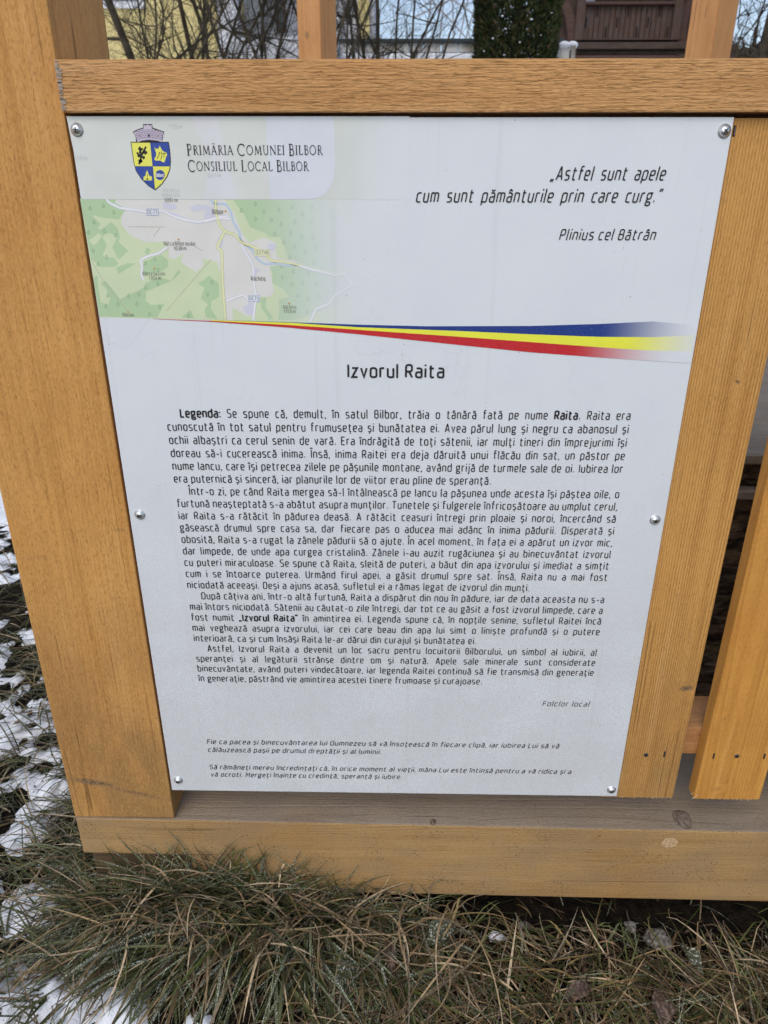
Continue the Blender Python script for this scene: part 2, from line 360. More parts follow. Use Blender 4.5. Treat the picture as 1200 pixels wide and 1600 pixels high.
q.color(q.mix(q.ramp(n, 0.35, 0.65), (0.06, 0.04, 0.028, 1), (0.24, 0.17, 0.115, 1))); kw = q.m
bm = bmesh.new(); bmesh.ops.create_uvsphere(bm, u_segments=14, v_segments=8, radius=1.0, matrix=Matrix.Translation((0.356, 0.006, -0.0585)) @ Matrix.Diagonal((0.0048, 0.0055, 0.0016, 1)))
from_bm('knot', bm, kw, sill, True)
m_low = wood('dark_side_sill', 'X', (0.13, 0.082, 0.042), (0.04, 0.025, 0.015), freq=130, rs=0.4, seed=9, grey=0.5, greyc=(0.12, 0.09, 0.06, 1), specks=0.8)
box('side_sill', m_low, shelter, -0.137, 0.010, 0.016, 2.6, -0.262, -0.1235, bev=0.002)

# boards: (x0 bottom, x1 bottom, x0 top, x1 top, z bottom, z top)
def board(x0, x1, X0, X1, z0, z1, mat, seed, wane=0.0, y0=0.0026, th=0.0200):
    bm = bmesh.new(); vs_ = box_bm(bm, 0, 1, y0, y0 + th, z0, z1, bev=0)
    for v in bm.verts:
        t = (v.co.z - z0) / (z1 - z0); a = x0 + (X0 - x0) * t; b = x1 + (X1 - x1) * t; v.co.x = a + (b - a) * v.co.x
    bmesh.ops.bevel(bm, geom=[e for e in bm.edges if abs((e.verts[0].co - e.verts[1].co).normalized().z) > 0.9], offset=0.002, segments=2, affect='EDGES', profile=0.6)
    return from_bm('board', bm, mat, shelter)
mb_h = wood('larch_board_plain', 'Z', LARCH, LD, freq=150, rs=0.45, seed=3.3)
for x in (0.004, 0.110, 0.225, 0.340, 0.455): board(x, x + 0.098, x, x + 0.098, 0.004, 0.7995, mb_h, x)
m_b1 = wood('larch_board_straight_grain', 'Z', (0.67, 0.352, 0.100), (0.20, 0.070, 0.012), grime_shade=(-0.25, 0.38, 0.40), freq=335, rs=0.95, seed=5.2, warp=0.30, bump=0.5, fib=0.2, pore=0.25, mott=0.35, specks=0.5,
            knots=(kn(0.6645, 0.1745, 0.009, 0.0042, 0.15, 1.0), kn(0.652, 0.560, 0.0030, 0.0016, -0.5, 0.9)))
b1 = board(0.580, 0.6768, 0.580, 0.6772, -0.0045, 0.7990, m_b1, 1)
m_b2 = wood('larch_board_flat_sawn', 'Z', (0.68, 0.335, 0.074), (0.32, 0.115, 0.018), freq=90, rs=0.45, pore=0.25, seed=8.7, warp=2.2, bump=0.28, fib=0.2, mott=0.7, specks=0.45,
            knots=(kn(0.735, 0.012, 0.004, 0.003, 0.3, 0.3), kn(0.7215, 0.128, 0.0015, 0.0025, 0, 0.7)))
b2 = board(0.7048, 0.7930, 0.7052, 0.797, -0.0055, 0.7990, m_b2, 2)
b3 = board(0.836, 0.932, 0.834, 0.930, -0.005, 0.7990, mb_h, 3)
for i in range(9): board(0.952 + 0.118 * i, 1.048 + 0.118 * i, 0.951 + 0.118 * i, 1.049 + 0.118 * i, -0.005, 0.7990, mb_h if i % 2 else m_b2, i)
# sawn fuzz and splinters at the foot of the two visible boards
fz = flat('pale_sawn_fibre', (0.60, 0.38, 0.17), 0.9)
def fuzz(xa, xb, zb, parent, n):
    bm = bmesh.new()
    for k in range(n):
        x = random.uniform(xa, xb); L = random.uniform(0.0008, 0.0028); y = random.uniform(0.0022, 0.010)
        box_bm(bm, x - 0.00025, x + random.uniform(0.0002, 0.0006), y, y + 0.0005, zb - L, zb + 0.0006)
    o = from_bm('sawn_fibres', bm, fz, parent); o['kind'] = 'stuff'
fuzz(0.602, 0.6755, -0.0045, b1, 130); fuzz(0.709, 0.792, -0.0055, b2, 110)
def stick(name, a, b, r, mat, parent):
    a = Vector(a); b = Vector(b); bm = bmesh.new()
    M = Matrix.Translation((a + b) / 2) @ (b - a).to_track_quat('Z', 'Y').to_matrix().to_4x4()
    bmesh.ops.create_cone(bm, cap_ends=True, segments=6, radius1=r, radius2=r * 0.6, depth=(b - a).length, matrix=M); return from_bm(name, bm, mat, parent)
stick('splinter', (0.7040, 0.004, -0.0070), (0.7095, 0.0015, 0.0025), 0.0007, flat('splinter_wood', (0.66, 0.48, 0.28)), b2)
stick('splinter', (0.7015, 0.006, -0.001), (0.7045, 0.004, 0.0035), 0.0006, fz, b2)
# batten behind the boards and its twin under the rail
m_bat = wood('larch_batten', 'X', (0.50, 0.24, 0.08), (0.20, 0.08, 0.02), freq=200, rs=0.4, seed=7.7, specks=0.3, grey=0.15)
box('batten', m_bat, shelter, -0.0, 2.05, 0.0235, 0.0905, 0.0521, 0.0962, bev=0.002)
box('batten', m_bat, shelter, -0.0, 2.05, 0.0235, 0.0905, 0.735, 0.798, bev=0.002)
# nails and pulled-in heads
m_nail = flat('dull_nail', (0.16, 0.15, 0.14), 0.45, 0.7); m_hole = flat('nail_hole', (0.015, 0.010, 0.007), 0.9)
def nail(x, z, parent, slot=True):
    y = 0.0026
    if slot:
        bm = bmesh.new(); box_bm(bm, x - 0.0011, x + 0.0011, y - 0.0005, y + 0.001, z - 0.0045, z + 0.0045, bev=0.0004); o = from_bm('nail_slot', bm, m_hole, parent)
        bm = bmesh.new(); box_bm(bm, x - 0.0002, x + 0.0008, y - 0.0009, y + 0.001, z - 0.0036, z + 0.0036, bev=0.0002); from_bm('nail', bm, m_nail, o)
    else:
        bm = bmesh.new(); bmesh.ops.create_cone(bm, cap_ends=True, segments=14, radius1=0.0034, radius2=0.0028, depth=0.0012, matrix=Matrix.Translation((x, y - 0.0003, z)) @ Matrix.Rotation(math.pi / 2, 4, 'X')); o = from_bm('nail', bm, m_nail, parent)
        bm = bmesh.new(); bmesh.ops.create_cone(bm, cap_ends=True, segments=10, radius1=0.0016, radius2=0.0010, depth=0.0012, matrix=Matrix.Translation((x, y - 0.0010, z)) @ Matrix.Rotation(math.pi / 2, 4, 'X')); from_bm('nail_recess', bm, m_hole, o)
def bx_at(px, py, y=0.003): a = at(px, py, y); return a[0], a[2]
for (px, py, par, sl_) in ((1009, 1179, b1, False), (1038, 1178, b1, True), (1115, 1181, b2, True), (1151, 1181, b2, False), (1194, 1181, b2, True), (1147, 205, b1, True)):
    x, z = bx_at(px, py); nail(x, z, par, sl_)

# rear posts of the shelter (turned with the plan of the shelter)
m_rp = wood('larch_rear_post', 'Z', (0.58, 0.29, 0.11), (0.30, 0.12, 0.035), freq=110, rs=0.30, seed=11, bump=0.25, mott=0.5, specks=0.2,
            knots=(kn(-0.155, 1.50, 0.012, 0.016, 0, 0.8),))
def rear_post(cx, cy, th, mat):
    s = 0.14; bm = bmesh.new(); e1 = Vector((-math.cos(th), math.sin(th), 0)) * s; e2 = Vector((math.sin(th), math.cos(th), 0)) * s; C = Vector((cx, cy, 0))
    P = [C, C + e2, C + e1 + e2, C + e1]
    lo = [bm.verts.new((p.x, p.y, -0.3)) for p in P]; hi = [bm.verts.new((p.x, p.y, 2.35)) for p in P]
    bm.faces.new(hi); bm.faces.new(lo[::-1])
    for i in range(4): bm.faces.new((lo[i], lo[(i + 1) % 4], hi[(i + 1) % 4], hi[i]))
    bmesh.ops.recalc_face_normals(bm, faces=bm.faces)
    bmesh.ops.bevel(bm, geom=list(bm.edges), offset=0.003, segments=2, affect='EDGES')
    return from_bm('post', bm, mat, shelter)
rear_post(-0.0833, 3.4, math.radians(30), m_rp)
rear_post(1.6885, 3.0, math.radians(57), m_rp)
# the missing edge beams between the rear posts sit below the camera's line over the front rail
def beam_between(name, a, b, z0, z1, t, mat, par):
    a = Vector(a); b = Vector(b); d = (b - a); L = d.length; ang = math.atan2(d.y, d.x)
    bm = bmesh.new(); box_bm(bm, 0, L, -t / 2, t / 2, z0, z1, bev=0.003, rot=ang, piv=(0, 0, 0))
    for v in bm.verts: v.co += Vector((a.x, a.y, 0))
    return from_bm(name, bm, mat, par)
beam_between('rail', (-0.02, 3.52, 0), (1.60, 3.12, 0), 0.80, 0.843, 0.09, m_bat, shelter)

# old spring surround behind the boards, glimpsed through the gap
spring = root('spring_surround', (1.2, 0.75, -0.25), 'old grey timber spring surround seen through the gap between the boards', 'spring surround')
m_old = wood('old_grey_plank', 'X', (0.24, 0.20, 0.155), (0.09, 0.07, 0.055), freq=60, rs=0.3, seed=12, warp=2.5, grey=0.9, greyc=(0.22, 0.195, 0.165, 1), bump=0.9, rough=0.9, specks=0.8, mott=0.8)
m_bark = NT('rough_dark_bark', 0.95, 0.1); c = m_bark.coord(); n = m_bark.noise(m_bark.mapv(c, sc=(0.35, 1, 1)), 55, 5, 0.7); m_bark.color(m_bark.mix(m_bark.ramp(n, 0.35, 0.65), (0.02, 0.014, 0.01, 1), (0.15, 0.105, 0.07, 1))); m_bark.bump(n, 1.0, 0.02); m_bark = m_bark.m
def slab(name, mat, par, x0, x1, y0, y1, z0, z1, amp, nx=60, nz=6, seed=0):
    """plank with an uneven front edge"""
    bm = bmesh.new(); rows = []
    prof = []
    for k in range(nz + 1): prof.append((0, z1 + (z0 - z1) * k / nz))
    v = []; f = []
    for i in range(nx + 1):
        x = x0 + (x1 - x0) * i / nx
        v.append((x, y1, z1))
        for k, (_, z) in enumerate(prof):
            o = (fbm(x * 14 + seed, z * 30 + seed, 3) - 0.5) * amp * 2
            v.append((x, y0 + o + (0.004 if k in (0, nz) else 0), z + ((fbm(x * 9, seed + 3.3, 2) - 0.5) * amp * 0.5)))
        v.append((x, y1, z0))
        m = nz + 3
        if i:
            a = (i - 1) * m; b = i * m
            for k in range(m - 1): f.append((a + k, b + k, b + k + 1, a + k + 1))
    f.append(tuple(range(nz + 3))); f.append(tuple(nx * (nz + 3) + k for k in range(nz + 3))[::-1])
    return from_data(name, v, [t[::-1] for t in f], mat, par)
slab('plank', m_old, spring, 0.35, 2.0, 0.40, 1.6, 0.329, 0.349, 0.004, seed=1)
slab('log', m_bark, spring, 0.36, 1.98, 0.425, 0.70, 0.285, 0.328, 0.016, seed=5)
slab('plank', m_old, spring, 0.35, 2.0, 0.405, 0.74, 0.262, 0.281, 0.005, seed=9)
for k, z in enumerate((0.165, 0.06, -0.04, -0.145, -0.25)): slab('log', m_bark, spring, 0.37, 1.97, 0.43 + 0.01 * (k % 2), 0.72, z, z + 0.098, 0.012, seed=20 + k)

# ------------------------------------------------------------------ lettering
def lengths(): pass
def roundc(pts, r, closed=False, seg=3):
    n = len(pts); out = []
    for i, p in enumerate(pts):
        if not closed and i in (0, n - 1): out.append(p); continue
        a = pts[i - 1]; b = pts[(i + 1) % n]
        da = (a[0] - p[0], a[1] - p[1]); db = (b[0] - p[0], b[1] - p[1])
        la = math.hypot(*da); lb = math.hypot(*db); rr = min(r, la * 0.5, lb * 0.5)
        if rr < 1e-5: out.append(p); continue
        s = (p[0] + da[0] / la * rr, p[1] + da[1] / la * rr); e = (p[0] + db[0] / lb * rr, p[1] + db[1] / lb * rr)
        for k in range(seg + 1):
            t = k / seg; out.append(((1 - t) ** 2 * s[0] + 2 * t * (1 - t) * p[0] + t * t * e[0], (1 - t) ** 2 * s[1] + 2 * t * (1 - t) * p[1] + t * t * e[1]))
    return out
def ribbon(pts, h, closed=False):
    """outline quads for a polyline of half-width h -> verts, faces (2D)"""
    n = len(pts); V = []; Fc = []
    for i in range(n):
        if closed: a = pts[i - 1]; b = pts[(i + 1) % n]
        else: a = pts[max(i - 1, 0)]; b = pts[min(i + 1, n - 1)]
        p = pts[i]
        def nn(u, v):
            dx, dy = v[0] - u[0], v[1] - u[1]; L = math.hypot(dx, dy) or 1; return (-dy / L, dx / L)
        if p == a: n1 = n2 = nn(p, b)
        elif p == b: n1 = n2 = nn(a, p)
        else: n1 = nn(a, p); n2 = nn(p, b)
        mx, my = n1[0] + n2[0], n1[1] + n2[1]; L = math.hypot(mx, my)
        if L < 1e-4: mx, my, L = n1[0], n1[1], 1
        mx /= L; my /= L; c_ = max(0.45, mx * n1[0] + my * n1[1]); k = h / c_
        hh = k if not isinstance(k, tuple) else k
        V.append((p[0] + mx * hh, p[1] + my * hh)); V.append((p[0] - mx * hh, p[1] - my * hh))
    m = n if closed else n - 1
    for i in range(m):
        a = 2 * i; b = 2 * ((i + 1) % n); Fc.append((a, a + 1, b + 1, b))
    return V, Fc
R = 0.17
def st(*p, r=R, c=False): return (list(p), r, c)
X = 0.73
BR = lambda x: st((x - .13, X + .27), (x - .08, X + .16), (x + .08, X + .16), (x + .13, X + .27), r=.09)
CI = lambda x, b=X: st((x - .14, b + .13), (x, b + .27), (x + .14, b + .13), r=0)
CM = lambda x: st((x + .03, -.12), (x - .03, -.27), r=0)
DT = lambda x, y: st((x - .001, y - .06), (x + .001, y + .06), r=0)
a_ = [st((.04, X), (.38, X), (.38, 0)), st((.38, .42), (0, .42), (0, 0), (.38, 0))]
i_ = [st((0, X), (0, 0))]
s_ = [st((.34, X), (0, X), (0, .385), (.36, .345), (.36, 0), (0, 0), r=.15)]
t_ = [st((.1, .96), (.1, 0), (.32, 0)), st((.0, X), (.3, X))]
G = {
 'a': (a_, .38), 'ă': (a_ + [BR(.2)], .38), 'â': (a_ + [CI(.2)], .38),
 'b': ([st((0, 1.06), (0, 0), (.4, 0), (.4, X), (0, X))], .4), 'c': ([st((.35, X), (0, X), (0, 0), (.35, 0))], .35),
 'd': ([st((.4, 1.06), (.4, 0), (0, 0), (0, X), (.4, X))], .4), 'e': ([st((0, .35), (.38, .35), (.38, X), (0, X), (0, 0), (.36, 0))], .38),
 'f': ([st((.32, 1.06), (.1, 1.06), (.1, 0)), st((0, X), (.3, X), r=0)], .3),
 'g': ([st((0, .25), (.36, .25), (.36, X), (0, X), c=True), st((.2, X), (.46, X), r=0), st((.1, .25), (.0, .13), (.1, .02), r=.05), st((0, -.27), (.4, -.27), (.4, .01), (0, .01), r=.13, c=True)], .42),
 'h': ([st((0, 1.06), (0, 0)), st((0, X), (.38, X), (.38, 0))], .38), 'i': (i_ + [DT(0, .98)], .0), 'î': (i_ + [CI(0)], .0),
 'j': ([st((.08, X), (.08, -.25), (-.08, -.25)), DT(.08, .98)], .08), 'k': ([st((0, 1.06), (0, 0)), st((.34, X), (.02, .36), (.36, 0), r=0)], .34),
 'l': ([st((0, 1.06), (0, 0), (.06, 0), r=.05)], .03), 'm': ([st((0, X), (0, 0)), st((0, X), (.31, X), (.31, 0)), st((.31, X), (.62, X), (.62, 0))], .62),
 'n': ([st((0, X), (0, 0)), st((0, X), (.38, X), (.38, 0))], .38), 'o': ([st((0, 0), (.4, 0), (.4, X), (0, X), c=True)], .4),
 'p': ([st((0, -.27), (0, X), (.4, X), (.4, 0), (0, 0))], .4), 'r': ([st((0, X), (0, 0)), st((0, .55), (.02, X), (.26, X), r=.12)], .25),
 's': (s_, .36), 'ș': (s_ + [CM(.18)], .36), 't': (t_, .32), 'ț': (t_ + [CM(.2)], .32), 'u': ([st((0, X), (0, 0), (.38, 0)), st((.38, X), (.38, 0))], .38),
 'v': ([st((0, X), (.19, 0), (.38, X), r=0)], .38), 'z': ([st((0, X), (.34, X), (0, 0), (.36, 0), r=0)], .35), 'ă-': (a_, .38),
 'A': ([st((0, 0), (.23, 1), (.27, 1), (.5, 0), r=0), st((.09, .3), (.41, .3), r=0)], .5), 'B': ([st((0, .53), (.42, .53), (.42, 0), (0, 0), (0, 1), (.38, 1), (.38, .53))], .42),
 'C': ([st((.42, 1), (0, 1), (0, 0), (.42, 0), r=.2)], .42), 'D': ([st((0, 0), (0, 1), (.45, 1), (.45, 0), (0, 0), r=.2)], .45), 'E': ([st((.38, 1), (0, 1), (0, 0), (.38, 0), r=0), st((0, .52), (.34, .52), r=0)], .38),
 'F': ([st((.38, 1), (0, 1), (0, 0), r=0), st((0, .5), (.34, .5), r=0)], .36), 'I': ([st((0, 1), (0, 0))], .0), 'Î': ([st((0, 1), (0, 0)), CI(0, 1.02)], .0),
 'J': ([st((.2, 1), (.2, 0), (0, 0), r=.12)], .2), 'L': ([st((0, 1), (0, 0), (.36, 0), r=.03)], .36), 'M': ([st((0, 0), (.03, 1), (.3, .35), (.57, 1), (.6, 0), r=0)], .6), 'N': ([st((0, 0), (0, 1), (.42, 0), (.42, 1), r=0)], .42),
 'O': ([st((0, 0), (.46, 0), (.46, 1), (0, 1), r=.2, c=True)], .46), 'P': ([st((0, 0), (0, 1), (.4, 1), (.4, .45), (0, .45))], .4), 'R': ([st((0, 0), (0, 1), (.4, 1), (.4, .47), (0, .47)), st((.2, .47), (.42, 0), r=0)], .42),
 'S': ([st((.4, 1), (0, 1), (0, .53), (.41, .49), (.41, 0), (0, 0), r=.19)], .41), 'Ș': ([st((.4, 1), (0, 1), (0, .53), (.41, .49), (.41, 0), (0, 0), r=.19), CM(.2)], .41), 'T': ([st((0, 1), (.46, 1), r=0), st((.23, 1), (.23, 0))], .46), 'U': ([st((0, 1), (0, 0), (.44, 0), (.44, 1), r=.2)], .44),
 'V': ([st((0, 1), (.23, 0), (.46, 1), r=0)], .46), 'Z': ([st((0, 1), (.42, 1), (0, 0), (.43, 0), r=0)], .43),
 '.': ([st((-.02, .04), (.06, .04), r=0), st((-.02, .09), (.06, .09), r=0)], .05), ',': ([st((.02, .08), (-.04, -.14), r=0)], .02), ':': ([DT(0, .08), DT(0, .62)], .02), '-': ([st((0, .36), (.3, .36), r=0)], .3),
 '„': ([st((.04, .08), (-.03, -.16), r=0), st((.2, .08), (.13, -.16), r=0)], .2), '”': ([st((.04, 1.08), (-.03, .84), r=0), st((.2, 1.08), (.13, .84), r=0)], .2),
 '0': ([st((0, 0), (.38, 0), (.38, 1), (0, 1), c=True)], .38), '1': ([st((0, .8), (.16, 1), (.16, 0), r=0)], .2), '3': ([st((0, 1), (.38, 1), (.38, .52), (.1, .52), r=.14), st((.1, .52), (.38, .52), (.38, 0), (0, 0), r=.14)], .38),
 '4': ([st((.3, 0), (.3, 1), (0, .3), (.4, .3), r=0)], .4), '5': ([st((.36, 1), (.02, 1), (.0, .56), (.38, .56), (.38, 0), (0, 0), r=.12)], .38), '6': ([st((.34, 1), (0, 1), (0, 0), (.38, 0), (.38, .55), (0, .55), r=.14)], .38),
 '7': ([st((0, 1), (.38, 1), (.12, 0), r=0)], .38), '8': ([st((.02, .53), (.36, .53), (.36, 1), (.02, 1), c=True), st((0, 0), (.38, 0), (.38, .53), (0, .53), c=True)], .38), '9': ([st((.38, .45), (0, .45), (0, 1), (.38, 1), (.38, 0), (.04, 0), r=.14)], .38),
}
GAP = 0.275; SPACE = 0.24
BOLD = 1.06
def word_w(w, bold=False):
    return sum(G[ch][1] * (BOLD if bold else 1) + GAP for ch in w) - GAP
def words_of(text):
    out = []; b = False
    for w in text.split():
        if w.startswith('*'): b = True; w = w[1:]
        e = w.endswith('*')
        if e: w = w[:-1]
        out.append((w, b))
        if e: b = False
    return out
def lay(text, x, z, cap, width=None, hw=0.045, hwb=0.078, slant=0.0, xs=1.0, y=-0.0012, fit=False):
    """returns (verts, faces) of one printed line; *word* is bold; justified when width is given"""
    W = words_of(text); tot = sum(word_w(w, b) for w, b in W); n = len(W) - 1
    sp = SPACE * 1.9
    if fit: xs = width / (cap * (tot + n * fit))
    if width is not None and n > 0:
        sp = (width / (cap * xs) - tot) / n
        if sp < 0.30: xs = xs * (width / (cap * xs)) / (tot + 0.30 * n); sp = (width / (cap * xs) - tot) / n
    elif width is not None: xs = width / (cap * tot)
    V = []; Fc = []; cx = 0.0; k = 0
    for w, b in W:
        for ch in w:
            g, wd = G[ch]; sc = BOLD if b else 1
            for (pts, r, cl) in g:
                P_ = roundc([(px * sc, py) for px, py in pts], r, cl)
                v2, f2 = ribbon([((cx + px) * xs, py) for px, py in P_], hwb if b else hw, cl)
                o = len(V); k += 1; dy = (k % 3) * 0.00001
                V += [(x + (vx + vz * slant) * cap, y - dy, z + vz * cap) for vx, vz in v2]; Fc += [tuple(o + i for i in f) for f in f2]
            cx += wd * sc + GAP
        cx += sp - GAP
    return V, Fc, (cx - sp) * cap * xs

# ------------------------------------------------------------------ the sign board
sign = root('information_board', (0.3, 0.0, 0.0), 'white board with the legend text, map and coat of arms, screwed to the timber frame', 'information board')
SB = Vector((0.3, 0, 0))
WHITE = (0.76, 0.765, 0.775, 1)
def face_col(q, c):
    n1 = q.noise(c, 14, 3); n2 = q.noise(c, 900, 2); n3 = q.noise(c, 160, 3)
    col = q.mix(q.ramp(n1, 0.3, 0.75), (0.765, 0.805, 0.835, 1), (0.735, 0.775, 0.81, 1))
    zz = q.sep(c)[2]; low = q.ramp(zz, 0.62, 0.10)        # spattered dirt gets denser towards the foot
    dust = q.math('ADD', q.ramp(n2, 0.42, 0.62), q.math('MULTIPLY', q.ramp(q.noise(c, 9, 4), 0.3, 0.6), 0.45), clamp=True); col = q.mix(q.math('MULTIPLY', dust, q.math('MULTIPLY', low, 0.62)), col, (0.52, 0.515, 0.51, 1))
    sp1 = q.ramp(q.vor(c, 150), 0.05, 0.13, 1, 0); g1 = q.ramp(q.noise(q.mapv(c, (5, 5, 5)), 60, 2), 0.60, 0.66)
    sp2 = q.ramp(q.vor(q.mapv(c, (1, 2, 3)), 420), 0.08, 0.22, 1, 0); g2 = q.math('MULTIPLY', q.ramp(q.noise(q.mapv(c, (8, 1, 2)), 90, 2), 0.48, 0.6), q.ramp(zz, 0.7, 0.0, 0.25, 1.0))
    sp = q.math('MAXIMUM', q.math('MULTIPLY', sp1, g1), q.math('MULTIPLY', sp2, q.math('MULTIPLY', g2, 0.85)))
    col = q.mix(q.math('MULTIPLY', sp, 0.6), col, (0.12, 0.10, 0.08, 1))
    col = q.mix(q.math('MULTIPLY', q.ramp(n3, 0.62, 0.7), 0.18), col, (0.85, 0.85, 0.86, 1))
    wm = q.ramp(q.math('ABSOLUTE', q.math('SUBTRACT', q.noise(q.mapv(c, (3, 3, 3)), 11, 3, 0.6, 0.6), 0.5)), 0.0, 0.012, 1, 0)
    col = q.mix(q.math('MULTIPLY', wm, q.math('MULTIPLY', q.ramp(q.noise(c, 6, 2), 0.5, 0.65), 0.16)), col, (0.52, 0.52, 0.52, 1))
    dr = q.noise(q.mapv(c, sc=(90, 1, 2.2)), 1.0, 2, 0.5)
    col = q.mix(q.math('MULTIPLY', q.ramp(dr, 0.60, 0.74), 0.12), col, (0.50, 0.49, 0.47, 1))
    q.bump(q.math('ADD', q.math('MULTIPLY', n3, 0.7), q.math('MULTIPLY', n2, 0.35)), 0.22, 0.0006)
    return col, sp
q = NT('board_face', 0.42, 0.45); q.color(face_col(q, q.coord())[0]); m_face = q.m
panel = box('panel', m_face, sign, 0.0012, 0.600, -0.0008, 0.0022, 0.0, 0.7995, bev=0.0004)
for e_ in ():
    pass

def printed(name, col, rough=0.42, fade=None, fade_to=WHITE, dirt=True):
    q = NT(name, rough, 0.45); c = q.coord(); cc = tuple(col)
    n = q.noise(c, 30, 3); k = q.mix(q.ramp(n, 0.3, 0.7), tuple(x * 0.95 for x in cc[:3]) + (1,), cc)
    if fade:
        x = q.sep(c)[0]; fc, _ = face_col(q, c); k = q.mix(q.ramp(x, fade[0] - SB.x, fade[1] - SB.x), k, fc)
    if dirt:
        n2 = q.noise(c, 900, 2); k = q.mix(q.math('MULTIPLY', q.ramp(n2, 0.58, 0.7), 0.25), k, (0.6, 0.6, 0.6, 1))
    q.color(k)
    if not fade: q.bump(q.noise(c, 160, 3), 0.15, 0.0005)
    return q.m
CLIP = [None]
def sheet_poly(name, pts, mat, par, z=None, px=True, lay_=None):
    """flat print: polygon(s) given in photograph pixels or board metres, at print layer lay_"""
    y = -(0.00086 + 0.00003 * lay_)
    pp = pts if isinstance(pts[0][0], (list, tuple)) else [pts]
    if len(pp) > 1:
        for i, P_ in enumerate(pp): last = sheet_poly(name, P_, mat, par, z, px, lay_ + 0.2 * (i % 4))
        return last
    V = []; Fc = []
    for P_ in pp:
        o = len(V); 
        for p_ in P_:
            if par is CLIP[0]: p_ = (p_[0], min(p_[1], float(np.interp(p_[0], [160, 240, 330, 450, 560, 667], [496.5, 497.5, 499.9, 503.5, 507.5, 510]))))
            a = S(*p_) if px else p_; V.append((a[0], y, a[1]))
        Fc.append(tuple(range(o, o + len(P_))))
    # triangulate concave outlines
    o = from_data(name, V, Fc, mat, par); bm = bmesh.new(); bm.from_mesh(o.data)
    bmesh.ops.triangulate(bm, faces=bm.faces[:]); bmesh.ops.recalc_face_normals(bm, faces=bm.faces)
    for f in bm.faces:
        if f.normal.y > 0: f.normal_flip()
    bm.to_mesh(o.data); bm.free(); return o
def line_print(name, lines, hw, mat, par, lay_, r=3.0, px=True, split=True):
    if split and len(lines) > 1:
        for i, ln in enumerate(lines): last = line_print(name, [ln], hw, mat, par, lay_ + 0.2 * (i % 4), r, px)
        return last
    V = []; Fc = []; y = -(0.00086 + 0.00003 * lay_)
    for ln in lines:
        P_ = [S(a_x, min(a_y, float(np.interp(a_x, [160, 240, 330, 450, 560, 667], [496.5, 497.5, 499.9, 503.5, 507.5, 510]))) if par is CLIP[0] else a_y) for a_x, a_y in roundc(ln, r)] if px else ln
        v2, f2 = ribbon(P_, hw); o = len(V); V += [(a, y - 0.000005 * ((o // 4) % 3), b) for a, b in v2]; Fc += [tuple(o + i for i in f) for f in f2]
    return from_data(name, V, Fc, mat, par)
A5 = lambda pts: [(100 + a / 5, 290 + b / 5) for a, b in pts]
B5 = lambda pts: [(320 + a / 4.615, 290 + b / 4.615) for a, b in pts]
C2 = lambda pts: [(100 + a / 2.4, 170 + b / 2.4) for a, b in pts]
FADE = (0.165, 0.275)
c_dg = alb(162, 190, 155); c_lg = alb(186, 203, 172); c_ld = alb(199, 203, 204); c_lv = alb(188, 192, 211)
mapo = bpy.data.objects.new('map_print', None); mapo.location = (0, 0, 0); link(mapo, sign); CLIP[0] = mapo
map_l = sheet_poly('land', [(131, 311), (150, 311), (560, 311), (600, 181), (640, 300), (600, 508), (530, 507), (450, 505), (400, 505), (330, 501), (240, 499), (160, 497)], printed('map_land', c_ld, fade=FADE), mapo, lay_=0)
fv = lambda *a: sheet_poly(*a[:-1], lay_=a[-1])
m_lg = printed('map_meadow', c_lg, fade=FADE); m_dg = printed('map_forest', c_dg, fade=(0.15, 0.265)); m_lv = printed('map_village', c_lv, fade=FADE)
sheet_poly('meadow', [A5([(128, 100), (405, 100), (402, 135), (490, 180), (455, 230), (450, 300), (520, 390), (640, 440), (790, 440), (820, 470), (820, 560), (860, 575), (940, 530), (915, 590), (930, 610), (1035, 675), (1145, 580), (1200, 600), (1200, 1050), (800, 1040), (280, 1025)]),
    B5([(-10, 520), (35, 540), (100, 580), (125, 650), (130, 760), (140, 975), (-10, 975)]),
    B5([(145, 103), (600, 103), (780, 104), (1000, 10), (1190, 20), (1240, 1000), (760, 990), (380, 985), (360, 960), (360, 850), (390, 800), (470, 800), (500, 770), (470, 590), (560, 560), (700, 560), (680, 545), (560, 530), (520, 510), (510, 410), (430, 372), (380, 390), (320, 410), (270, 340), (215, 200)]),
    B5([(200, 880), (250, 910), (300, 940), (350, 940), (352, 975), (205, 970)])], m_lg, mapo, lay_=1)
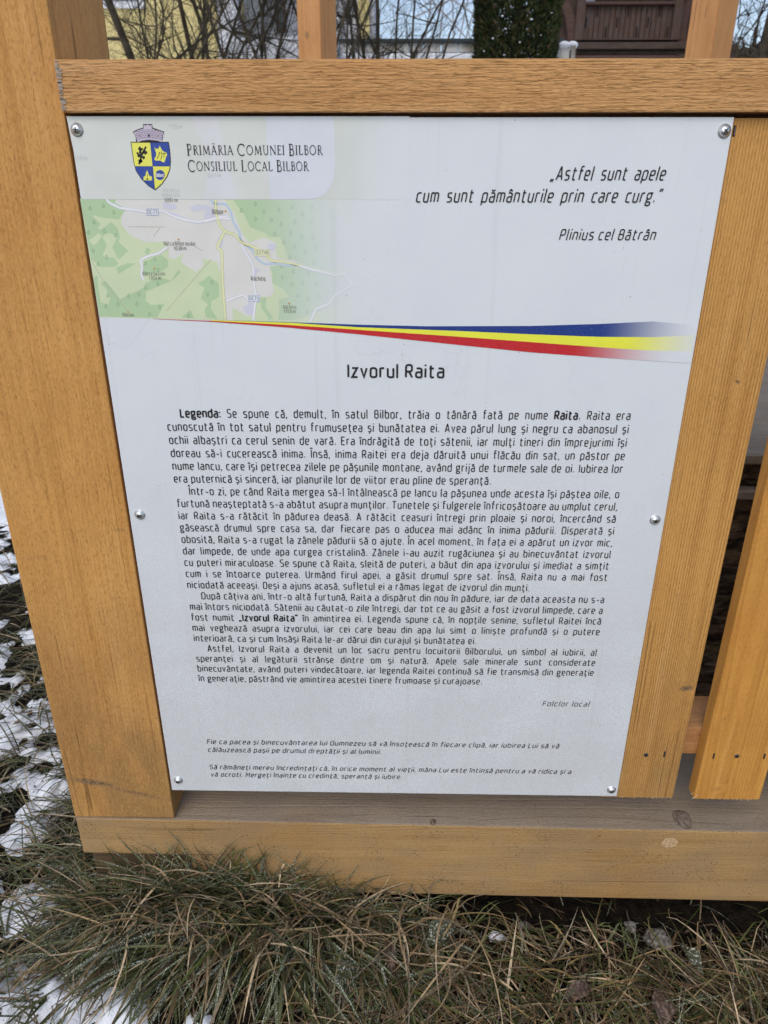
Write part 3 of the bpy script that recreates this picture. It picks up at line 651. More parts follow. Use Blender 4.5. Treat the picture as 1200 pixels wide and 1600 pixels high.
sheet_poly('forest', [A5([(128, 100), (405, 100), (402, 135), (490, 180), (455, 230), (430, 265), (300, 250), (235, 228), (228, 245), (290, 300), (262, 330), (290, 345), (370, 285), (420, 330), (440, 400), (430, 440), (505, 510), (430, 580), (380, 480), (420, 400), (360, 370), (315, 385), (350, 440), (305, 540), (320, 560), (380, 540), (430, 610), (400, 632), (290, 635), (215, 570)]),
    A5([(410, 640), (500, 605), (565, 608), (430, 690)]), A5([(630, 590), (760, 540), (810, 575), (815, 630), (780, 660), (640, 700), (612, 640)]), A5([(640, 760), (900, 650), (910, 680), (850, 740), (645, 825), (640, 900), (680, 930), (785, 925), (730, 1030), (280, 1022), (262, 900), (230, 720), (262, 700), (275, 830), (290, 910), (350, 930), (362, 890), (340, 820), (290, 760), (330, 745), (440, 885), (560, 830), (635, 790)]),
    A5([(630, 520), (650, 480), (680, 500), (660, 550)]), A5([(1045, 760), (1100, 735), (1135, 700), (1170, 735), (1210, 760), (1215, 870), (1150, 900), (1150, 960), (1200, 1040), (1110, 1030), (1100, 960), (1130, 930), (1070, 880), (1100, 800)]), A5([(920, 1030), (990, 970), (1020, 1035)]),
    B5([(205, 103), (860, 103), (1000, 240), (1100, 560), (980, 620), (720, 570), (600, 520), (570, 420), (540, 370), (470, 370), (430, 340), (330, 300), (280, 200)]),
    B5([(470, 580), (700, 570), (900, 640), (1060, 700), (1000, 850), (800, 920), (640, 970), (530, 970), (540, 900), (535, 820), (610, 800), (560, 740), (485, 700), (490, 640)]),
    B5([(405, 810), (445, 805), (440, 880), (495, 950), (470, 970), (410, 880)])], m_dg, mapo, lay_=2)
sheet_poly('clearing', [A5([(300, 400), (360, 372), (372, 470), (420, 560), (330, 560), (305, 545), (345, 470)]), A5([(200, 430), (270, 370), (300, 390), (270, 440), (235, 470)]), A5([(760, 690), (830, 625), (900, 650), (840, 745), (770, 720)]), A5([(285, 760), (330, 800), (362, 880), (345, 930), (300, 905)])], m_lg, mapo, lay_=3)
sheet_poly('village', [A5([(775, 130), (870, 145), (890, 175), (830, 190), (780, 170)]), A5([(980, 170), (1040, 145), (1130, 155), (1130, 185), (1010, 205)]), A5([(800, 195), (900, 230), (1040, 280), (1190, 245), (1190, 275), (1050, 300), (880, 260)]),
    B5([(0, 150), (80, 150), (100, 240), (0, 255)]), B5([(455, 425), (500, 410), (520, 440), (490, 470), (460, 455)]), B5([(340, 590), (400, 600), (370, 640), (365, 700)]), B5([(275, 880), (330, 840), (355, 860), (350, 940), (300, 920)]), B5([(100, 370), (140, 400), (120, 450), (85, 440)])], m_lv, mapo, lay_=3)
road_w = printed('road_white', alb(212, 218, 232), fade=(0.17, 0.31)); road_g = printed('road_pale_blue', alb(182, 191, 212), fade=(0.15, 0.29)); road_y = printed('road_yellow', alb(206, 212, 172), fade=(0.17, 0.30)); road_o = printed('road_yellow_edge', alb(178, 186, 156), fade=(0.15, 0.28)); riv = printed('river_blue', alb(168, 190, 214), fade=(0.15, 0.29)); trk = printed('track_grey', alb(165, 165, 150))
rw = [A5([(305, 60), (350, 130), (440, 175), (560, 190), (650, 205), (770, 195), (870, 245), (960, 270), (1050, 285), (1180, 255)]) , A5([(1180, 255), (1210, 245), (1280, 240)]), A5([(810, 480), (740, 530), (660, 550), (600, 580), (615, 640), (605, 690), (625, 740)]),
      B5([(0, 260), (90, 235), (180, 240)]), B5([(255, 410), (300, 490), (350, 580), (355, 700), (370, 800), (350, 970)]), B5([(680, 575), (760, 600), (880, 630), (950, 650), (1000, 630), (1070, 720), (1180, 705)]), B5([(1070, 710), (930, 800), (900, 850), (800, 890), (760, 980)]), B5([(160, 830), (275, 785), (340, 840)])]
line_print('road_edge', rw, 0.0013, road_g, mapo, 4); line_print('road', rw, 0.0008, road_w, mapo, 5)
yw = [B5([(80, 103), (80, 190), (110, 290), (150, 330), (220, 355), (265, 410), (370, 450), (440, 500), (490, 545), (560, 545), (690, 575)]), B5([(145, 330), (88, 445), (125, 470), (130, 700), (150, 965)])]
line_print('main_road_edge', yw, 0.0014, road_o, mapo, 5); line_print('main_road', yw, 0.0009, road_y, mapo, 6)
line_print('river', [B5([(45, 103), (60, 130), (150, 130), (185, 180), (205, 260), (250, 330), (260, 400), (340, 460), (380, 530), (430, 565), (500, 560), (600, 575), (680, 570)])], 0.0010, riv, mapo, 5)
dash = []
for a, b in ((A5([(500, 320)])[0], A5([(790, 322)])[0]), (A5([(215, 575)])[0], A5([(300, 730)])[0]), (A5([(300, 730)])[0], A5([(500, 980)])[0]), (A5([(1150, 575)])[0], A5([(800, 980)])[0]), (A5([(750, 330)])[0], A5([(700, 400)])[0]), (A5([(990, 455)])[0], A5([(1090, 510)])[0])):
    n = int(math.hypot(b[0] - a[0], b[1] - a[1]) / 4)
    for k in range(n): dash.append([(a[0] + (b[0] - a[0]) * (k + .1) / n, a[1] + (b[1] - a[1]) * (k + .1) / n), (a[0] + (b[0] - a[0]) * (k + .65) / n, a[1] + (b[1] - a[1]) * (k + .65) / n)])
line_print('track_dash', dash, 0.0004, trk, mapo, 5)
m_sym = printed('map_symbol_green', alb(134, 166, 134), fade=(0.15, 0.27))
for (px, py) in A5([(207, 178), (311, 160), (392, 210), (238, 288), (318, 356), (195, 365), (406, 388), (232, 510), (335, 560), (270, 614), (713, 575), (640, 608), (738, 660), (735, 768), (640, 795), (508, 862), (588, 850), (572, 925), (425, 925), (330, 942), (750, 950), (670, 1005), (1125, 850), (1158, 755), (975, 1020), (345, 860)]) + B5([(367, 133), (264, 178), (427, 186), (535, 175), (632, 157), (705, 204), (367, 240), (480, 250), (551, 277), (650, 260), (770, 265), (620, 342), (507, 350), (570, 410), (650, 440), (700, 372), (780, 375), (728, 480), (800, 448), (790, 560), (640, 620), (750, 632), (560, 662), (708, 705), (628, 712), (803, 710), (672, 793), (745, 815), (825, 800), (737, 912), (775, 157), (552, 580), (615, 520)]):
    line_print('tree_symbol', [[(px, py + 3.6), (px, py + 1.4)], [(px, py - 3.6), (px + 2.2, py + .6), (px + 1.4, py + 1.8), (px - 1.4, py + 1.8), (px - 2.2, py + .6), (px, py - 3.6)]], 0.00032, m_sym, mapo, 4, r=0.5, split=False)
sheet_poly('peak_symbol', [[(px - 2, py + 1.8), (px + 2, py + 1.8), (px, py - 2)] for px, py in A5([(897, 418), (708, 645), (503, 982)]) + B5([(151, 181), (609, 847)])], printed('peak_brown', alb(176, 136, 88)), mapo, lay_=6)
lb = printed('map_label_box_blue', alb(196, 206, 232)); lbo = printed('map_label_edge', alb(140, 150, 190)); lby = printed('map_label_box_yellow', alb(206, 212, 180))
def rect(x0, y0, x1, y1): return [(x0, y0), (x1, y0), (x1, y1), (x0, y1)]
for (nm, R_, m_) in (('DC77', rect(229.5, 326, 248.5, 336.5), lb), ('DC75', rect(388.5, 461, 406.5, 471.5), lb), ('DJ174B', rect(397.5, 389.5, 422, 400), lby)):
    sheet_poly('label_edge', R_, lbo if m_ is lb else road_o, mapo, lay_=8); x0, y0 = R_[0]; x1, y1 = R_[2]
    sheet_poly('label_box', rect(x0 + .7, y0 + .7, x1 - .7, y1 - .7), m_, mapo, lay_=9)
ink2 = printed('map_ink', alb(112, 114, 112), dirt=False)
def label(text, px, py, capmm, hw=0.06, mat=None, lay_=11, name='map_label', center=True, par=None, wpx=None):
    x, z = S(px, py); w = None
    if wpx: w = S(px + wpx / 2, py)[0] - S(px - wpx / 2, py)[0]; x0 = x - w / 2
    V, F2, ww = lay(text, 0, z, capmm / 1000, width=None, hw=hw, y=-(0.00086 + 0.00003 * lay_))
    k = (w / ww) if w else 1
    x0 = x - ww * k / 2
    V = [(x0 + a * k, b, c_) for a, b, c_ in V]
    return from_data(name, V, F2, mat or ink2, par or mapo)
label('DC77', 239, 333.5, 3.3, wpx=15); label('DC75', 397.5, 468.5, 3.3, wpx=14); label('DJ174B', 410, 397, 3.4, wpx=19)
label('1091 m', 268, 315.5, 3.2, wpx=20); label('Bilbor', 341, 334, 3.7, wpx=17, hw=0.08); label('Bâtca Bilborașului', 281, 383, 3.3, wpx=48); label('1038 m', 282, 390.5, 3.2, wpx=19)
label('Bâtca Șeștini', 241, 430, 3.3, wpx=34); label('1104 m', 243, 437, 3.2, wpx=18); label('Obcina', 201, 494, 3.2, wpx=17); label('Răchitiș', 404, 438, 3.6, wpx=22, hw=0.08); label('Răchitiș', 453, 482, 3.2, wpx=20); label('1159 m', 453, 488.5, 3.0, wpx=18)
gh = printed('ghost_ink', alb(176, 182, 188), dirt=False)
# white sheet below the map and the header plate above it
mw = printed('board_white_print', WHITE, dirt=False)
hx = [(104.5, 181.8), (415, 181.8), (422.6, 311.5), (131, 311.5)]
m_hl = printed('header_pale_green', alb(193, 201, 202), dirt=False); m_hr = printed('header_pale_blue', alb(194, 203, 217), dirt=False)
m_hv = printed('header_pale_lilac', alb(196, 202, 211), dirt=False)
mapr = printed('map_faint_right', alb(190, 199, 199), fade=(0.235, 0.30), dirt=False)
sheet_poly('faint_map_edge', [(500, 181.8), (640, 181.8), (640, 312), (500, 312)], mapr, mapo, lay_=4)
cor = [(522, 181.8), (524, 262)] + [(524 - 36 * (1 - math.cos(t)), 262 + 49 * math.sin(t)) for t in np.linspace(0.15, math.pi / 2, 10)]
hdr = sheet_poly('header_plate', hx, m_hl, mapo, lay_=7)
sheet_poly('header_plate', [(415, 181.8)] + cor + [(422.6, 311.5)], m_hr, mapo, lay_=7)
sheet_poly('header_tint', [[(300, 181.8), (338, 181.8), (352, 235), (372, 311.3), (318, 311.3), (330, 250)]], m_hv, mapo, lay_=8)
label('DJ174A', 336, 277, 3.2, mat=gh, wpx=20); label('1135 m', 275, 201, 3.2, mat=gh, wpx=20); label('1135 m', 128, 250, 3.2, mat=gh, wpx=18); label('Piciorul', 268, 300, 3.2, mat=gh, wpx=24) ; label('Bilborului', 268, 307.5, 3.2, mat=gh, wpx=26)
# tricolour ribbon
ribb = bpy.data.objects.new('tricolour_ribbon', None); link(ribb, sign)
top = [(160, 496), (240, 497), (330, 499.5), (450, 503), (560, 507), (667, 509.5), (827, 509), (933, 506), (1019, 502), (1085, 507)]
yt = [(240, 497.4), (330, 500), (450, 503.8), (560, 511), (720, 517), (827, 522), (933, 526), (1019, 526.5), (1085, 523.5)]
rt = [(240, 497.8), (330, 501), (450, 507.5), (560, 515), (720, 526), (827, 534), (933, 542), (1010, 547), (1081, 549)]
rb = [(240, 498.2), (330, 502.4), (450, 511.5), (560, 522), (720, 539), (827, 550), (933, 558), (1010, 563), (1078, 567)]
m_bl = printed('ribbon_blue', alb(24, 52, 124), fade=(0.50, 0.605)); m_ye = printed('ribbon_yellow', alb(236, 220, 66), fade=(0.525, 0.62)); m_re = printed('ribbon_red', alb(176, 34, 42), fade=(0.475, 0.585))
sheet_poly('blue_band', [(300, 498.5), (330, 499.5)] + top[3:] + yt[::-1][:-2] , m_bl, ribb, lay_=8)
sheet_poly('yellow_band', yt[1:] + rt[::-1][:-1], m_ye, ribb, lay_=9)
sheet_poly('red_band', rt + rb[::-1], m_re, ribb, lay_=9)
# coat of arms
coa = bpy.data.objects.new('coat_of_arms', None); link(coa, sign)
E12 = lambda pts: [(190 + a / 12, 180 + b / 12) for a, b in pts]
ink = printed('black_ink', (0.012, 0.012, 0.016, 1), dirt=False); m_cy = printed('arms_yellow', alb(222, 214, 92)); m_cb = printed('arms_blue', alb(30, 62, 150)); m_cs = printed('arms_stone', alb(182, 176, 196))
OUT = [(175, 500), (890, 500), (915, 640), (932, 850), (920, 1010), (870, 1150), (765, 1300), (640, 1412), (515, 1335), (375, 1200), (275, 1050), (232, 890)]
sheet_poly('shield_edge', E12(OUT), ink, coa, lay_=12)
sheet_poly('yellow_quarter', [E12([(192, 518), (543, 518), (588, 957), (262, 957), (243, 880)]), E12([(595, 962), (912, 962), (900, 1020), (855, 1140), (755, 1285), (636, 1392)])], m_cy, coa, lay_=13)
sheet_poly('blue_quarter', [E12([(547, 518), (878, 518), (900, 640), (916, 850), (913, 957), (592, 957)]), E12([(264, 962), (590, 962), (632, 1392), (525, 1325), (385, 1190), (288, 1040)])], m_cb, coa, lay_=13)
sheet_poly('crown_edge', E12([(408, 168), (580, 168), (588, 232), (810, 312), (775, 400), (770, 505), (280, 505), (270, 400), (215, 315), (310, 265), (412, 235)]), ink, coa, lay_=12)
sheet_poly('mural_crown', E12([(422, 182), (440, 182), (440, 196), (470, 196), (470, 182), (520, 182), (520, 196), (550, 196), (550, 182), (570, 182), (576, 255), (610, 262), (640, 280), (700, 290), (795, 328), (765, 400), (765, 508), (660, 475), (520, 462), (400, 475), (310, 508), (280, 400), (232, 328), (310, 285), (420, 255)]), m_cs, coa, lay_=13)
ms = []
for k, yy in enumerate((290, 325, 360, 395, 430)):
    ms.append(E12([(255 + k * 8, yy + 30), (400, yy - 5), (520, yy - 14), (640, yy - 5), (785 - k * 6, yy + 30)]))
    for j in range(9):
        x = 290 + j * 58 + (k % 2) * 29; ms.append(E12([(x, yy + 8 - 14 * (1 - abs(x - 520) / 260)), (x + 3, yy + 40 - 14 * (1 - abs(x - 520) / 260))]))
line_print('masonry_line', ms, 0.00022, printed('arms_grey_line', alb(120, 112, 140)), coa, 14, r=1)
sheet_poly('crown_window', [E12([(502, 405), (502, 370), (520, 352), (538, 370), (538, 405)]), E12([(330, 395), (350, 372), (365, 395)]), E12([(672, 395), (690, 375), (702, 395)])], ink, coa, lay_=15)
tw = []
for (a, b) in (((360, 880), (375, 760)), ((375, 760), (350, 590)), ((375, 770), (465, 590)), ((370, 800), (295, 700)), ((360, 650), (320, 625)), ((360, 660), (405, 625)), ((400, 700), (490, 700)), ((420, 700), (470, 730)), ((430, 690), (470, 680)), ((380, 780), (445, 790)), ((400, 785), (435, 820)), ((340, 760), (310, 775)), ((355, 880), (330, 920)), ((360, 700), (335, 690)), ((335, 745), (340, 720))): tw.append(E12([a, b]))
line_print('twig', tw, 0.00085, ink, coa, 15)
sheet_poly('leaf', [E12([(315, 845), (345, 830), (370, 820), (400, 845), (398, 885), (370, 895), (335, 890)])], ink, coa, lay_=15)
sheet_poly('bull_head', E12([(622, 590), (645, 630), (690, 630), (715, 610), (712, 575), (735, 595), (760, 650), (790, 680), (850, 700), (862, 745), (840, 790), (812, 885), (775, 880), (735, 850), (650, 855), (625, 830), (630, 795), (655, 770), (655, 710), (640, 665)]), m_cy, coa, lay_=15)
line_print('bull_line', [E12([(720, 690), (705, 760), (670, 820)]), E12([(760, 680), (765, 780), (740, 830)]), E12([(715, 712), (740, 716)]), E12([(780, 715), (845, 715)]), E12([(800, 720), (800, 790)])], 0.00028, ink, coa, 16)
sheet_poly('church', [E12([(420, 1222), (420, 1160), (460, 1130), (468, 1070), (485, 1035), (502, 1070), (512, 1110), (530, 1135), (575, 1150), (577, 1222)])], m_cy, coa, lay_=15)
sheet_poly('church_door', [E12([(482, 1150), (492, 1110), (504, 1150)]), E12([(475, 1210), (478, 1180), (505, 1180), (508, 1210)])], ink, coa, lay_=16)
sheet_poly('blue_disc', E12([(728 + 88 * math.cos(t), 1123 + 95 * math.sin(t)) for t in np.linspace(0, 2 * math.pi, 28)[:-1]]), m_cb, coa, lay_=15)
label('Bilbor', 190 + 728 / 12, 180 + 1146 / 12, 2.3, hw=0.13, mat=printed('arms_white', (0.72, 0.72, 0.75, 1)), lay_=17, wpx=12.5, par=coa)
line_print('disc_underline', [E12([(655, 1152), (800, 1152)])], 0.0003, bpy.data.materials['arms_white'], coa, 17)

# the running text
inkt = NT('text_ink', 0.5); inkt.color((0.022, 0.022, 0.026, 1)); inkt = inkt.m
def put_line(text, x, z, cap, width=None, name='text_line', **k):
    V, F2, w = lay(text, x, z, cap, width, y=-0.0013, **k); return from_data(name, V, F2, inkt, sign)
BODY = ["*Legenda:* Se spune că, demult, în satul Bilbor, trăia o tânără fată pe nume *Raita.* Raita era",
"cunoscută în tot satul pentru frumusețea și bunătatea ei. Avea părul lung și negru ca abanosul și",
"ochii albaștri ca cerul senin de vară. Era îndrăgită de toți sătenii, iar mulți tineri din împrejurimi își",
"doreau să-i cucerească inima. Însă, inima Raitei era deja dăruită unui flăcău din sat, un păstor pe",
"nume Iancu, care își petrecea zilele pe pășunile montane, având grijă de turmele sale de oi. Iubirea lor",
"era puternică și sinceră, iar planurile lor de viitor erau pline de speranță.",
"Într-o zi, pe când Raita mergea să-l întâlnească pe Iancu la pășunea unde acesta își păștea oile, o",
"furtună neașteptată s-a abătut asupra munților. Tunetele și fulgerele înfricoșătoare au umplut cerul,",
"iar Raita s-a rătăcit în pădurea deasă. A rătăcit ceasuri întregi prin ploaie și noroi, încercând să",
"găsească drumul spre casa sa, dar fiecare pas o aducea mai adânc în inima pădurii. Disperată și",
"obosită, Raita s-a rugat la zânele pădurii să o ajute. În acel moment, în fața ei a apărut un izvor mic,",
"dar limpede, de unde apa curgea cristalină. Zânele i-au auzit rugăciunea și au binecuvântat izvorul",
"cu puteri miraculoase. Se spune că Raita, sleită de puteri, a băut din apa izvorului și imediat a simțit",
"cum i se întoarce puterea. Urmând firul apei, a găsit drumul spre sat. Însă, Raita nu a mai fost",
"niciodată aceeași. Deși a ajuns acasă, sufletul ei a rămas legat de izvorul din munți.",
"După câțiva ani, într-o altă furtună, Raita a dispărut din nou în pădure, iar de data aceasta nu s-a",
"mai întors niciodată. Sătenii au căutat-o zile întregi, dar tot ce au găsit a fost izvorul limpede, care a",
"fost numit *„Izvorul Raita”* în amintirea ei. Legenda spune că, în nopțile senine, sufletul Raitei încă",
"mai veghează asupra izvorului, iar cei care beau din apa lui simt o liniște profundă și o putere",
"interioară, ca și cum însăși Raita le-ar dărui din curajul și bunătatea ei.",
"Astfel, Izvorul Raita a devenit un loc sacru pentru locuitorii Bilborului, un simbol al iubirii, al",
"speranței și al legăturii strânse dintre om și natură. Apele sale minerale sunt considerate",
"binecuvântate, având puteri vindecătoare, iar legenda Raitei continuă să fie transmisă din generație",
"în generație, păstrând vie amintirea acestei tinere frumoase și curajoase."]
CAP = 0.0086; PITCH = 0.01479; Z1 = 0.5207
ref = words_of(BODY[5]); tw_ = sum(word_w(w, b) for w, b in ref); n_ = len(ref) - 1
XS = (0.4039 - 0.0567) / (CAP * (tw_ + n_ * 0.62))
for i, t in enumerate(BODY):
    z = Z1 - PITCH * i; ind = i in (0, 6, 15, 20); x = 0.0722 if ind else 0.0570
    if i in (5, 14, 19, 23):
        wd = {5: 0.4039, 14: S(826, 923)[0], 19: S(743, 1006)[0], 23: S(752, 1071)[0]}[i] - x
    else: wd = 0.5453 - x
    put_line(t, x, z, CAP, wd, xs=XS, hw=0.063, hwb=0.098)
put_line('*Izvorul Raita*', S(543, 589)[0] + .001, 0.5643, 0.0127, S(694, 589)[0] - S(543, 589)[0] - .002, name='title_line', hwb=0.080, fit=0.6)
put_line('„Astfel sunt apele', 0.4415, 0.7487, 0.0106, 0.1035, slant=0.17, fit=0.85, hw=0.058, name='quote_line')
put_line('cum sunt pământurile prin care curg.”', 0.3175, 0.7299, 0.0106, 0.2265, slant=0.17, fit=0.85, hw=0.058, name='quote_line')
put_line('Plinius cel Bătrân', 0.4545, 0.6971, 0.0090, 0.0895, slant=0.19, fit=0.6, hw=0.060, name='quote_author')
put_line('Folclor local', 0.4876, 0.1483, 0.0074, 0.0575, slant=0.19, fit=0.6, hw=0.056, name='source_line')
# four small slanted lines at the foot
f1_ = [("Fie ca pacea și binecuvântarea lui Dumnezeu să vă însoțească în fiecare clipă, iar iubirea Lui să vă", 324, 1161, 872), ("călăuzească pașii pe drumul dreptății și al luminii.", 326, 1173.5, 595),
       ("Să rămâneți mereu încredințați că, în orice moment al vieții, mâna Lui este întinsă pentru a vă ridica și a", 328, 1200.5, 891), ("vă ocroti. Mergeți înainte cu credință, speranță și iubire.", 330, 1212, 627)]
for (t, px, py, px2) in f1_:
    x, z = S(px, py); put_line(t, x, z, 0.0071, S(px2, py + 6)[0] - x, slant=0.2, fit=0.60, hw=0.066, name='blessing_line')
# header lettering: engraved-style capitals with thick and thin strokes
TK, TN = 0.075, 0.030
def arc(cx, cy, rx, ry, a0, a1, n=10): return [(cx + rx * math.cos(math.radians(a0 + (a1 - a0) * k / n)), cy + ry * math.sin(math.radians(a0 + (a1 - a0) * k / n))) for k in range(n + 1)]
def sf(x, y, w=.13): return ([(x - w, y), (x + w, y)], TN * .8)
U_ = {
 'P': ([([(.14, 0), (.14, 1)], TK), ([(.14, 1), (.30, 1)] + arc(.30, .75, .2, .25, 90, -90) + [(.14, .5)], .045), sf(.14, 0), sf(.08, 1, .08)], .52),
 'R': ([([(.14, 0), (.14, 1)], TK), ([(.14, 1), (.30, 1)] + arc(.30, .76, .19, .24, 90, -90) + [(.14, .52)], .045), ([(.30, .52), (.62, .0), (.72, -.02)], .06), sf(.14, 0)], .66),
 'I': ([([(.12, 0), (.12, 1)], TK), sf(.12, 0), sf(.12, 1)], .24),
 'M': ([([(.12, 0), (.20, 1)], TN), ([(.20, 1), (.50, .08)], TK), ([(.50, .08), (.82, 1)], TN), ([(.82, 1), (.90, 0)], TK), sf(.12, 0, .1), sf(.90, 0)], 1.0),
 'A': ([([(.06, 0), (.36, 1)], TN), ([(.36, 1), (.68, 0)], TK), ([(.16, .34), (.56, .34)], TN), sf(.06, 0, .1), sf(.68, 0, .12)], .74),
 'C': ([(arc(.46, .5, .42, .51, 48, 312, 16), .055), ([(.74, .98), (.76, .74)], TN)], .80),
 'O': ([(arc(.44, .5, .40, .51, 0, 360, 24), .05)], .88),
 'U': ([([(.12, 1), (.12, .35)] + arc(.38, .33, .26, .34, 180, 360) + [(.64, 1)], .05), sf(.12, 1), sf(.64, 1, .1)], .76),
 'N': ([([(.10, 0), (.10, 1)], TN), ([(.10, 1), (.72, 0)], TK), ([(.72, 0), (.72, 1)], TN), sf(.10, 0, .1), sf(.72, 1, .1)], .82),
 'E': ([([(.12, 0), (.12, 1)], TK), ([(.12, 1), (.48, 1), (.49, .86)], TN), ([(.12, .53), (.42, .53)], TN), ([(.12, 0), (.48, 0), (.52, .16)], TN), sf(.08, 0, .08)], .52),
 'B': ([([(.12, 0), (.12, 1)], TK), ([(.12, 1), (.28, 1)] + arc(.28, .77, .17, .23, 90, -90) + [(.12, .54)], .04), ([(.28, .54)] + arc(.30, .27, .22, .27, 90, -90) + [(.12, 0)], .05), sf(.08, 0, .08), sf(.08, 1, .08)], .54),
 'L': ([([(.12, 0), (.12, 1)], TK), ([(.12, 0), (.50, 0), (.56, .18)], TN), sf(.12, 1)], .56),
 'S': ([([(.40, .86)] + arc(.25, .76, .17, .24, 50, 200) + [(.18, .56), (.36, .42)] + arc(.25, .24, .18, .25, 25, -140), .055)], .48)}
def serif_line(text, px, py, px2, capbig, small):
    V = []; Fc = []; cx = 0
    for ch in text:
        if ch == ' ': cx += 0.45 * small; continue
        big = ch.isupper(); u = ch.upper(); br = u == 'Ă'; u = 'A' if br else u; k = 1.0 if big else small
        g, wd = U_[u]
        ss = list(g) + ([(arc(.36, 1.30, .15, .13, 200, 340, 6), .035)] if br else [])
        for pts, hw in ss:
            v2, f2 = ribbon([(cx + a * k, (b - (0.08 if big else 0)) * k) for a, b in pts], max(hw * k, .028) * 0.82); o = len(V); V += v2; Fc += [tuple(o + i for i in f) for f in f2]
        cx += (wd + .19) * k
    x0, z0 = S(px, py); w = S(px2, py)[0] - x0
    V = [(x0 + a / cx * w, -0.0016 - 0.00001 * (i % 3 == 0), z0 + b * capbig) for i, (a, b) in enumerate(V)]
    return from_data('header_line', V, Fc, inkt, sign)
serif_line('Primăria Comunei Bilbor', 293, 241.5, 506, 0.0092, 0.80)
serif_line('Consiliul Local Bilbor', 295, 266.5, 484, 0.0092, 0.80)
# screws
m_scr = NT('zinc_screw', 0.42); m_scr.color((0.78, 0.79, 0.78, 1)); m_scr.b.inputs['Metallic'].default_value = 1.0; c = m_scr.coord(); m_scr.bump(m_scr.noise(c, 900, 2), 0.2, 0.0004); m_scr = m_scr.m
def screw(px, py, r=0.0047):
    x, z = S(px, py); prof = [(1.25, 0.0), (1.27, 0.0005), (1.0, 0.0009), (0.98, 0.0013), (0.86, 0.0026), (0.6, 0.0036), (0.3, 0.0040), (0.0, 0.0041)]
    n = 24; V = []; Fc = []
    for rr, h in prof:
        for k in range(n): a = 2 * math.pi * k / n; V.append((x + rr * r * math.cos(a), -0.0008 - h, z + rr * r * math.sin(a)))
    for i in range(len(prof) - 1):
        for k in range(n): Fc.append((i * n + k, i * n + (k + 1) % n, (i + 1) * n + (k + 1) % n, (i + 1) * n + k))
    o = from_data('screw', V, Fc, m_scr, sign, True); bm = bmesh.new(); a = random.random() * 1.5; y = -0.0008 - 0.0042
    for t in (a, a + math.pi / 2):
        vs_ = box_bm(bm, x - r * 0.48, x + r * 0.48, y - 0.0001, y + 0.001, z - r * 0.10, z + r * 0.10)
        for v in vs_:
            dx, dz = v.co.x - x, v.co.z - z; v.co.x = x + dx * math.cos(t) - dz * math.sin(t); v.co.z = z + dx * math.sin(t) + dz * math.cos(t)
    from_bm('cross_recess', bm, m_hole, o)
for q_ in ((121, 203), (1131, 205), (219, 803.5), (1023, 811.5), (279, 1218), (955, 1233)): screw(*q_)

# ------------------------------------------------------------------ grass
def grass_mat(name):
    q = NT(name, 0.65, 0.25); a = q.n('ShaderNodeAttribute', attribute_name='tint'); c = q.coord()
    n = q.noise(c, 180, 3); fr = q.ramp(q.noise(c, 650, 2), 0.45, 0.62)
    col = q.mix(q.ramp(n, 0.3, 0.7, 0.0, 0.5), a.outputs[0], tuple((0.06, 0.04, 0.02, 1)))
    col = q.mix(q.math('MULTIPLY', fr, a.outputs['Alpha']), col, (0.48, 0.52, 0.42, 1)); q.color(col)
    return q.m
gm = grass_mat('grass_blade')
def blades(name, specs, label, cat, segs=6):
    """specs: list of (x, y, z, azimuth, elev0, elev1, length, width, colour, frost, curl)"""
    n = len(specs); A = np.array([s[:8] + (s[10],) for s in specs], float); C = np.array([s[8] for s in specs]); Fr = np.array([s[9] for s in specs])
    pos = A[:, :3].copy(); ds = A[:, 6] / segs; Vs = []; az0 = A[:, 3].copy()
    for k in range(segs + 1):
        t = k / segs; azk = az0 + A[:, 8] * t; e = A[:, 4] + (A[:, 5] - A[:, 4]) * t ** 0.8
        d = np.stack([np.cos(azk) * np.cos(e), np.sin(azk) * np.cos(e), np.sin(e)], 1)
        side = np.stack([-np.sin(azk), np.cos(azk), np.zeros(n)], 1)
        w = (A[:, 7] * (1 - t ** 2.2) * (0.55 + 0.45 * min(1, t * 4)) + 0.0003)[:, None] * 0.5
        up = np.cross(d, side); up[up[:, 2] < 0] *= -1
        Vs.append(np.stack([pos + side * w, pos - up * w * 0.55, pos - side * w], 1))
        pos = pos + d * ds[:, None]
        g = ground_h(pos[:, 0], pos[:, 1]) + 0.004; pos[:, 2] = np.maximum(pos[:, 2], g)
        inb = (pos[:, 1] > -0.004) & (A[:, 1] < 0) & (pos[:, 0] > -0.15); pos[inb, 1] = -0.004 - 0.004 * rng.random(inb.sum())
    V = np.stack(Vs, 1).reshape(-1, 3); m = (segs + 1) * 3
    f = []
    for k in range(segs):
        for j in (0, 1):
            a = k * 3 + j; f.append((a, a + 1, a + 4, a + 3))
    f = np.array(f); F_ = (np.arange(n)[:, None, None] * m + f[None]).reshape(-1, 4)
    me = bpy.data.meshes.new(name); me.vertices.add(len(V)); me.vertices.foreach_set('co', V.ravel())
    me.loops.add(F_.size); me.loops.foreach_set('vertex_index', F_.ravel().astype(np.int32)); me.polygons.add(len(F_)); me.polygons.foreach_set('loop_start', (np.arange(len(F_)) * 4).astype(np.int32))
    me.polygons.foreach_set('use_smooth', [True] * len(F_)); me.update(calc_edges=True)
    at_ = me.color_attributes.new('tint', 'FLOAT_COLOR', 'POINT'); cc = np.concatenate([C, Fr[:, None]], 1); at_.data.foreach_set('color', np.repeat(cc, m, 0).ravel())
    me.materials.append(gm); o = link(bpy.data.objects.new(name, me)); o['kind'] = 'stuff'; o['label'] = label; o['category'] = cat; return o
GREEN = [(0.030, 0.048, 0.009), (0.055, 0.075, 0.016), (0.085, 0.100, 0.026), (0.016, 0.026, 0.006), (0.13, 0.145, 0.050)]
